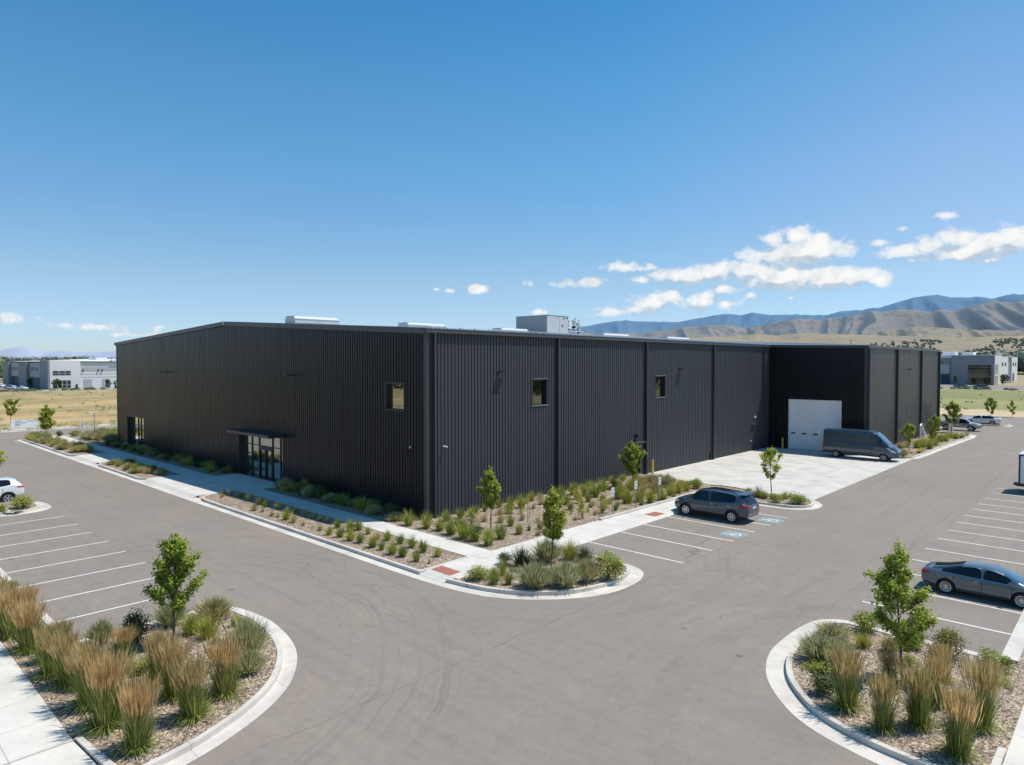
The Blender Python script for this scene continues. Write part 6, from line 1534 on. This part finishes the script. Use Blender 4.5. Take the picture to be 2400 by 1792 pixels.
hill('front_hills', FRONT, 3300, 4500, 5400, .95, 6.6, 13, -.1, 1.2, 800, 110, hillmat('front_slopes', [(.3, (.31, .25, .15)), (.55, (.41, .33, .19)), (.75, (.49, .39, .225))], (.08, .115, .10), .0030, .8, .18, (.22, .27, .35)))
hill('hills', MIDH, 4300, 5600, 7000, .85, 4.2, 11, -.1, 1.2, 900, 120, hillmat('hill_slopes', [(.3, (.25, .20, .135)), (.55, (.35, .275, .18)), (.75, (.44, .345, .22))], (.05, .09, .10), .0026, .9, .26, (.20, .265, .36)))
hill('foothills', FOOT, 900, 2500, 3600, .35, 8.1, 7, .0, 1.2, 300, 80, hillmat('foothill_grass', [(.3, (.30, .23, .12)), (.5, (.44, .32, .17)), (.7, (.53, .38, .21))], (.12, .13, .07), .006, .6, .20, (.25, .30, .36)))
LEFT = [(px2u(-300), .02), (px2u(-60), (852 - 822) / 1574), (px2u(0), (852 - 819) / 1574), (px2u(25), (852 - 813) / 1574), (px2u(50), (852 - 810.5) / 1574), (px2u(70), (852 - 812) / 1574), (px2u(95), (852 - 821) / 1574), (px2u(110), (852 - 822.5) / 1574), (px2u(150), (852 - 820) / 1574), (px2u(190), (852 - 824) / 1574), (px2u(240), (852 - 823) / 1574), (px2u(280), (852 - 820) / 1574), (px2u(400), (852 - 826) / 1574), (px2u(900), .004)]
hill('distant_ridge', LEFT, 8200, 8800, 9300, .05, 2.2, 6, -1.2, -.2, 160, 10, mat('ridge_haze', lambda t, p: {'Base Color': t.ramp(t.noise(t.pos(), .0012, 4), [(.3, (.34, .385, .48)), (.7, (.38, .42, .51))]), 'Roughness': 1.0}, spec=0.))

# woods on the horizon
def wood(name, items, m, label, leaf, n):
    mb = MB(); rnd = random.Random(len(items))
    for (u, d, z, h) in items:
        p = polar(u, d); w = h * rnd.uniform(.38, .6)
        core = len(mb.v)
        for a in range(7):
            for b in range(5):
                th = PI * (b + .5) / 5; ph = 2 * PI * a / 7; k = rnd.uniform(.62, .95)
                mb.v.append((p.x + w * k * math.sin(th) * math.cos(ph), p.y + w * k * math.sin(th) * math.sin(ph), z + h * .5 + h * .46 * k * math.cos(th)))
        for a in range(7):
            for b in range(4):
                i0 = core + a * 5 + b; i1 = core + ((a + 1) % 7) * 5 + b; mb.f.append((i0, i0 + 1, i1 + 1, i1)); mb.m.append(0)
        for _ in range(n):
            q = Vector((rnd.gauss(0, 1), rnd.gauss(0, 1), rnd.gauss(0, 1))).normalized() * rnd.random() ** .3
            leafquad(mb, (p.x + q.x * w, p.y + q.y * w, z + h * .55 + q.z * h * .48), q + Vector((0, 0, .5)), leaf * rnd.uniform(.6, 1.4), rnd)
    return tag(mb.build(name, m), label, 'woodland', kind='stuff')
rnd = random.Random(31)
L1 = [(px2u(rnd.uniform(-150, 330)), rnd.uniform(620, 720), 0, rnd.uniform(12, 17)) for _ in range(230)] + [(px2u(rnd.uniform(150, 280)), 640, 0, rnd.uniform(14, 17)) for _ in range(14)]
wood('horizon_wood', L1, M['farhaze'], 'hazy belt of trees along the horizon at the left', 2.0, 70)
L2 = [(px2u(rnd.uniform(-90, 10)), rnd.uniform(330, 380), 0, rnd.uniform(9, 14)) for _ in range(22)]
wood('edge_wood', L2, M['far'], 'dark green wood at the left edge behind the white and grey building', .9, 260)
L3 = []
for _ in range(150):
    x = rnd.uniform(2170, 2480); L3.append((px2u(x), rnd.uniform(520, 640), 0, (19 if x > 2290 else 15) * rnd.uniform(.6, 1.2)))
wood('meadow_wood', L3, M['farhaze'], 'green wood behind the far right building', 1.7, 110)
L4 = []
for _ in range(1000):
    x = rnd.uniform(2030, 2420); u = px2u(x); d = rnd.uniform(1250, 2300)
    if noise.noise(Vector((u * 14, d / 420, 3))) < .02: continue
    L4.append((u, d, hfun(FOOT, u, d, 900, 2500, 3600, .35, 8.1, 7) - 1, rnd.uniform(4.5, 8.5)))
wood('foothill_wood', L4, M['farhaze'], 'dark belts of trees on the foot of the dry hills', 3.2, 22)
# woods beyond the camera side of the lot (seen only as reflections in the glass)
mb = MB(); rnd = random.Random(3)
for _ in range(230):
    q_ = rnd.random(); h = rnd.uniform(9, 15)
    if q_ < .25: x, y = rnd.uniform(-260, 60), rnd.uniform(-230, -190)
    elif q_ < .5: x, y = rnd.uniform(150, 190), rnd.uniform(-120, 320)
    elif q_ < .75: x, y = rnd.uniform(-330, -120), rnd.uniform(-125, -100); h *= .6
    else: x, y = rnd.uniform(62, 100), rnd.uniform(110, 290); h *= .75
    for _ in range(60):
        q = Vector((rnd.gauss(0, 1), rnd.gauss(0, 1), rnd.gauss(0, 1))).normalized() * rnd.random() ** .3
        leafquad(mb, (x + q.x * h * .5, y + q.y * h * .5, h * .5 + q.z * h * .5), q + Vector((0, 0, .5)), 2.2, rnd)
tag(mb.build('near_wood', M['far']), 'dark wood far behind the viewpoint, mirrored in the warehouse windows', 'woodland', kind='stuff')

# ------------------------------------------------------------------ light, sky, camera
SUND = Vector((3.35, 4.35, 11.0)).normalized()
az = math.atan2(SUND.x, SUND.y); el = math.asin(SUND.z)
sl = bpy.data.lights.new('sun', 'SUN'); sl.energy = 4.6; sl.angle = math.radians(.53); sl.color = (1.0, .955, .88)
so = bpy.data.objects.new('sun', sl); col.objects.link(so); so.rotation_euler = SUND.to_track_quat('Z', 'Y').to_euler(); so.location = SUND * 100
w = bpy.data.worlds.new('World'); scene.world = w; w.use_nodes = True; t = NT(w.node_tree); nt = w.node_tree
bg = nt.nodes['Background']; wo = nt.nodes['World Output']
sky = t.new('ShaderNodeTexSky', sky_type='NISHITA'); sky.sun_disc = False; sky.sun_elevation = el; sky.sun_rotation = az
sky.altitude = 900; sky.air_density = 1.0; sky.dust_density = .6; sky.ozone_density = 2.2
D = t.vmath('NORMALIZE', t.new('ShaderNodeTexCoord').outputs['Generated'])
DX, DY, DZ = t.xyz(D)
azm = t.math('ARCTAN2', DX, DY); elv = t.math('ARCSINE', DZ)
grad = t.ramp(elv, [(0.0, (.84, 1.0, 1.34)), (.05, (.90, 1.04, 1.28)), (.12, (.98, 1.11, 1.17)), (.28, (.76, 1.26, 1.38)), (.38, (.62, 1.27, 1.42)), (.50, (.41, 1.17, 1.42))])
skyc = t.mix(1.0, sky.outputs[0], grad, 'MULTIPLY')
skyc = t.mix(t.ramp(elv, [(.10, 0.), (.26, 1.)]), skyc, t.mix(1.0, skyc, t.ramp(t.math('MULTIPLY_ADD', azm, .5, .5), [(.20, (1, 1, 1)), (.42, (1.45, 1.0, .93)), (.60, (1.2, 1.0, .97))]), 'MULTIPLY'))
bg.inputs[1].default_value = .11; nt.links.new(skyc, bg.inputs[0])
# fair weather cumulus, laid out by compass bearing and height above the horizon
def ae(x, y):
    dx = (x - 1200) / 1573.9; dy = (896 - y) / 1573.9; pit = math.radians(1.6014)
    F = math.cos(pit) + dy * math.sin(pit); Z = -math.sin(pit) + dy * math.cos(pit)
    v = (FW * F + RT * dx + Vector((0, 0, Z))).normalized()
    return math.atan2(v.x, v.y), math.asin(v.z)
CL = []   # bearing, height, half width, half height, strength
CL += [(-0.383, 0.1688, 0.0254, 0.0183, 1.5), (-0.3548, 0.1693, 0.0234, 0.0175, 1.5), (-0.3245, 0.1613, 0.0228, 0.0167, 1.5), (-0.3015, 0.1458, 0.021, 0.0149, 1.4), (-0.3463, 0.1503, 0.0671, 0.0263, 1.9), (-0.4116, 0.1481, 0.026, 0.0135, 1.1), (-0.2762, 0.1169, 0.0306, 0.0149, 1.4), (-0.2556, 0.1085, 0.0213, 0.0119, 1.1), (-0.3105, 0.1145, 0.0599, 0.0192, 1.7), (-0.3711, 0.119, 0.0792, 0.0215, 1.8), (-0.4202, 0.1282, 0.0462, 0.0188, 1.5), (-0.4618, 0.13, 0.0417, 0.0178, 1.5), (-0.5014, 0.1242, 0.0457, 0.0171, 1.4), (-0.5294, 0.1266, 0.0372, 0.015, 1.2), (-0.5546, 0.1368, 0.022, 0.0082, 0.9), (-0.5671, 0.1197, 0.0253, 0.0095, 0.9), (-0.5229, 0.0965, 0.034, 0.0126, 1.2), (-0.5417, 0.0874, 0.0467, 0.0146, 1.2), (-0.4797, 0.0892, 0.0392, 0.0144, 1.2), (-0.4494, 0.0831, 0.0238, 0.0112, 1.0), (-0.5797, 0.0768, 0.06, 0.0109, 0.95), (-0.6182, 0.0708, 0.0418, 0.0065, 0.6), (-0.4436, 0.1037, 0.0325, 0.0111, 1.1), (-0.5928, 0.1393, 0.0334, 0.0101, 1.0), (-0.6329, 0.1177, 0.0291, 0.0096, 1.1), (-0.6736, 0.115, 0.0293, 0.0071, 0.8), (-0.4155, 0.0951, 0.018, 0.008, 1.0), (-0.3609, 0.0895, 0.0073, 0.0033, 0.9), (-0.2021, 0.1463, 0.0258, 0.0141, 1.2), (-0.2262, 0.1415, 0.0407, 0.0116, 1.1), (-0.2562, 0.1551, 0.0176, 0.0062, 0.8), (-0.1696, 0.154, 0.0247, 0.0159, 1.4), (-0.1383, 0.1456, 0.0321, 0.0172, 1.5), (-0.1126, 0.1506, 0.0309, 0.0191, 1.5), (-0.1625, 0.1361, 0.071, 0.0128, 1.4), (-0.2115, 0.1307, 0.0284, 0.0055, 0.8), (-0.1379, 0.1241, 0.0194, 0.0053, 0.9), (-0.229, 0.1707, 0.0088, 0.0049, 0.8), (-0.1839, 0.1827, 0.0218, 0.0064, 1.0), (-0.8038, 0.1108, 0.0202, 0.0093, 1.2), (-0.8467, 0.1067, 0.0107, 0.0043, 0.9), (-0.8667, 0.109, 0.0075, 0.0037, 0.9), (-0.7254, 0.1177, 0.0139, 0.0112, 0.8), (-0.6724, 0.1155, 0.0313, 0.0087, 0.7), (-0.7177, 0.0752, 0.0127, 0.0057, 0.9), (-1.3935, 0.0508, 0.025, 0.0091, 0.85), (-1.3151, 0.0456, 0.042, 0.0075, 0.8), (-1.2365, 0.0477, 0.013, 0.0067, 0.75), (-1.2588, 0.0366, 0.0347, 0.0033, 0.5)]
P2 = t.comb(azm, elv, 0)
def density(P, full=True):
    acc = None
    for a, e_, ra, re_, s in CL:
        if not full and ra < .022: continue
        v = t.vmath('SUBTRACT', P, (a, e_, 0)); v = t.vmath('MULTIPLY', v, (1 / ra, 1 / re_, 1))
        q = t.math('MULTIPLY_ADD', t.vmath('LENGTH', v), -1.0, 1.0)
        q = t.math('MULTIPLY', q, s * .95)
        acc = q if acc is None else t.math('SMOOTH_MAX', acc, q, .12)
    vp = t.vmath('MULTIPLY', P, (1, 1.35, 1))
    n = t.noise(vp, 34, 8, .62, .2); n2 = t.noise(vp, 80, 4, .6)
    bl = t.voro(t.vmath('ADD', vp, t.comb(t.math('MULTIPLY', n, .02), t.math('MULTIPLY', n2, .02), 0)), 60, 'Distance')
    bl2 = t.voro(t.vmath('ADD', vp, t.comb(t.math('MULTIPLY', n, .03), t.math('MULTIPLY', n2, .01), 0)), 27, 'Distance')
    nn = t.math('MULTIPLY_ADD', t.math('SUBTRACT', n, .5), 2.1, t.math('MULTIPLY_ADD', t.math('SUBTRACT', n2, .5), .35, t.math('MULTIPLY_ADD', t.math('SUBTRACT', .42, bl), .6, t.math('MULTIPLY', t.math('SUBTRACT', .45, bl2), .35))))
    return t.math('ADD', acc, nn)
d0 = density(P2); d1 = density(t.vmath('ADD', P2, (.006, .014, 0)), False)
cov = t.ramp(d0, [(.0, 0.0), (.18, .22), (.46, .70), (.80, .94), (1.2, 1.0)])
lit = t.math('MULTIPLY_ADD', t.math('SUBTRACT', d0, d1), 1.25, .62, clamp=True)
ccol = t.ramp(lit, [(0.1, (.60, .67, .75)), (.45, (.78, .83, .88)), (.75, (.94, .95, .96)), (1.0, (1.0, .995, .98))])
thin = t.ramp(d0, [(.15, (.86, .90, .94)), (.5, (1, 1, 1))]); ccol = t.mix(1.0, ccol, thin, 'MULTIPLY')
ccol = t.mix(1.0, ccol, t.ramp(t.noise(t.vmath('ADD', P2, (3, 1, 0)), 48, 5, .6), [(.36, (.80, .84, .89)), (.54, (.96, .97, .98)), (.7, (1, 1, 1))]), 'MULTIPLY')
bg2 = t.new('ShaderNodeBackground'); nt.links.new(ccol, bg2.inputs[0]); bg2.inputs[1].default_value = .98
mx = t.new('ShaderNodeMixShader'); nt.links.new(t.math('MULTIPLY', cov, t.math('GREATER_THAN', DZ, 0.0)), mx.inputs[0]); nt.links.new(bg.outputs[0], mx.inputs[1]); nt.links.new(bg2.outputs[0], mx.inputs[2])
nt.links.new(mx.outputs[0], wo.inputs[0])

cam_d = bpy.data.cameras.new('camera'); cam_o = bpy.data.objects.new('camera', cam_d); col.objects.link(cam_o); scene.camera = cam_o
cam_d.sensor_width = 36; cam_d.lens = 23.608; cam_d.clip_start = .1; cam_d.clip_end = 40000
cam_o.location = (0, 0, 9.0); cam_o.rotation_euler = (math.radians(90 - 1.6014), 0, AR)
scene.view_settings.view_transform = 'Standard'; scene.view_settings.look = 'None'; scene.view_settings.exposure = 0
scene.cycles.use_denoising = True
scene.cycles.max_bounces = 6; scene.cycles.diffuse_bounces = 3; scene.cycles.glossy_bounces = 3; scene.cycles.transmission_bounces = 2; scene.cycles.transparent_max_bounces = 6
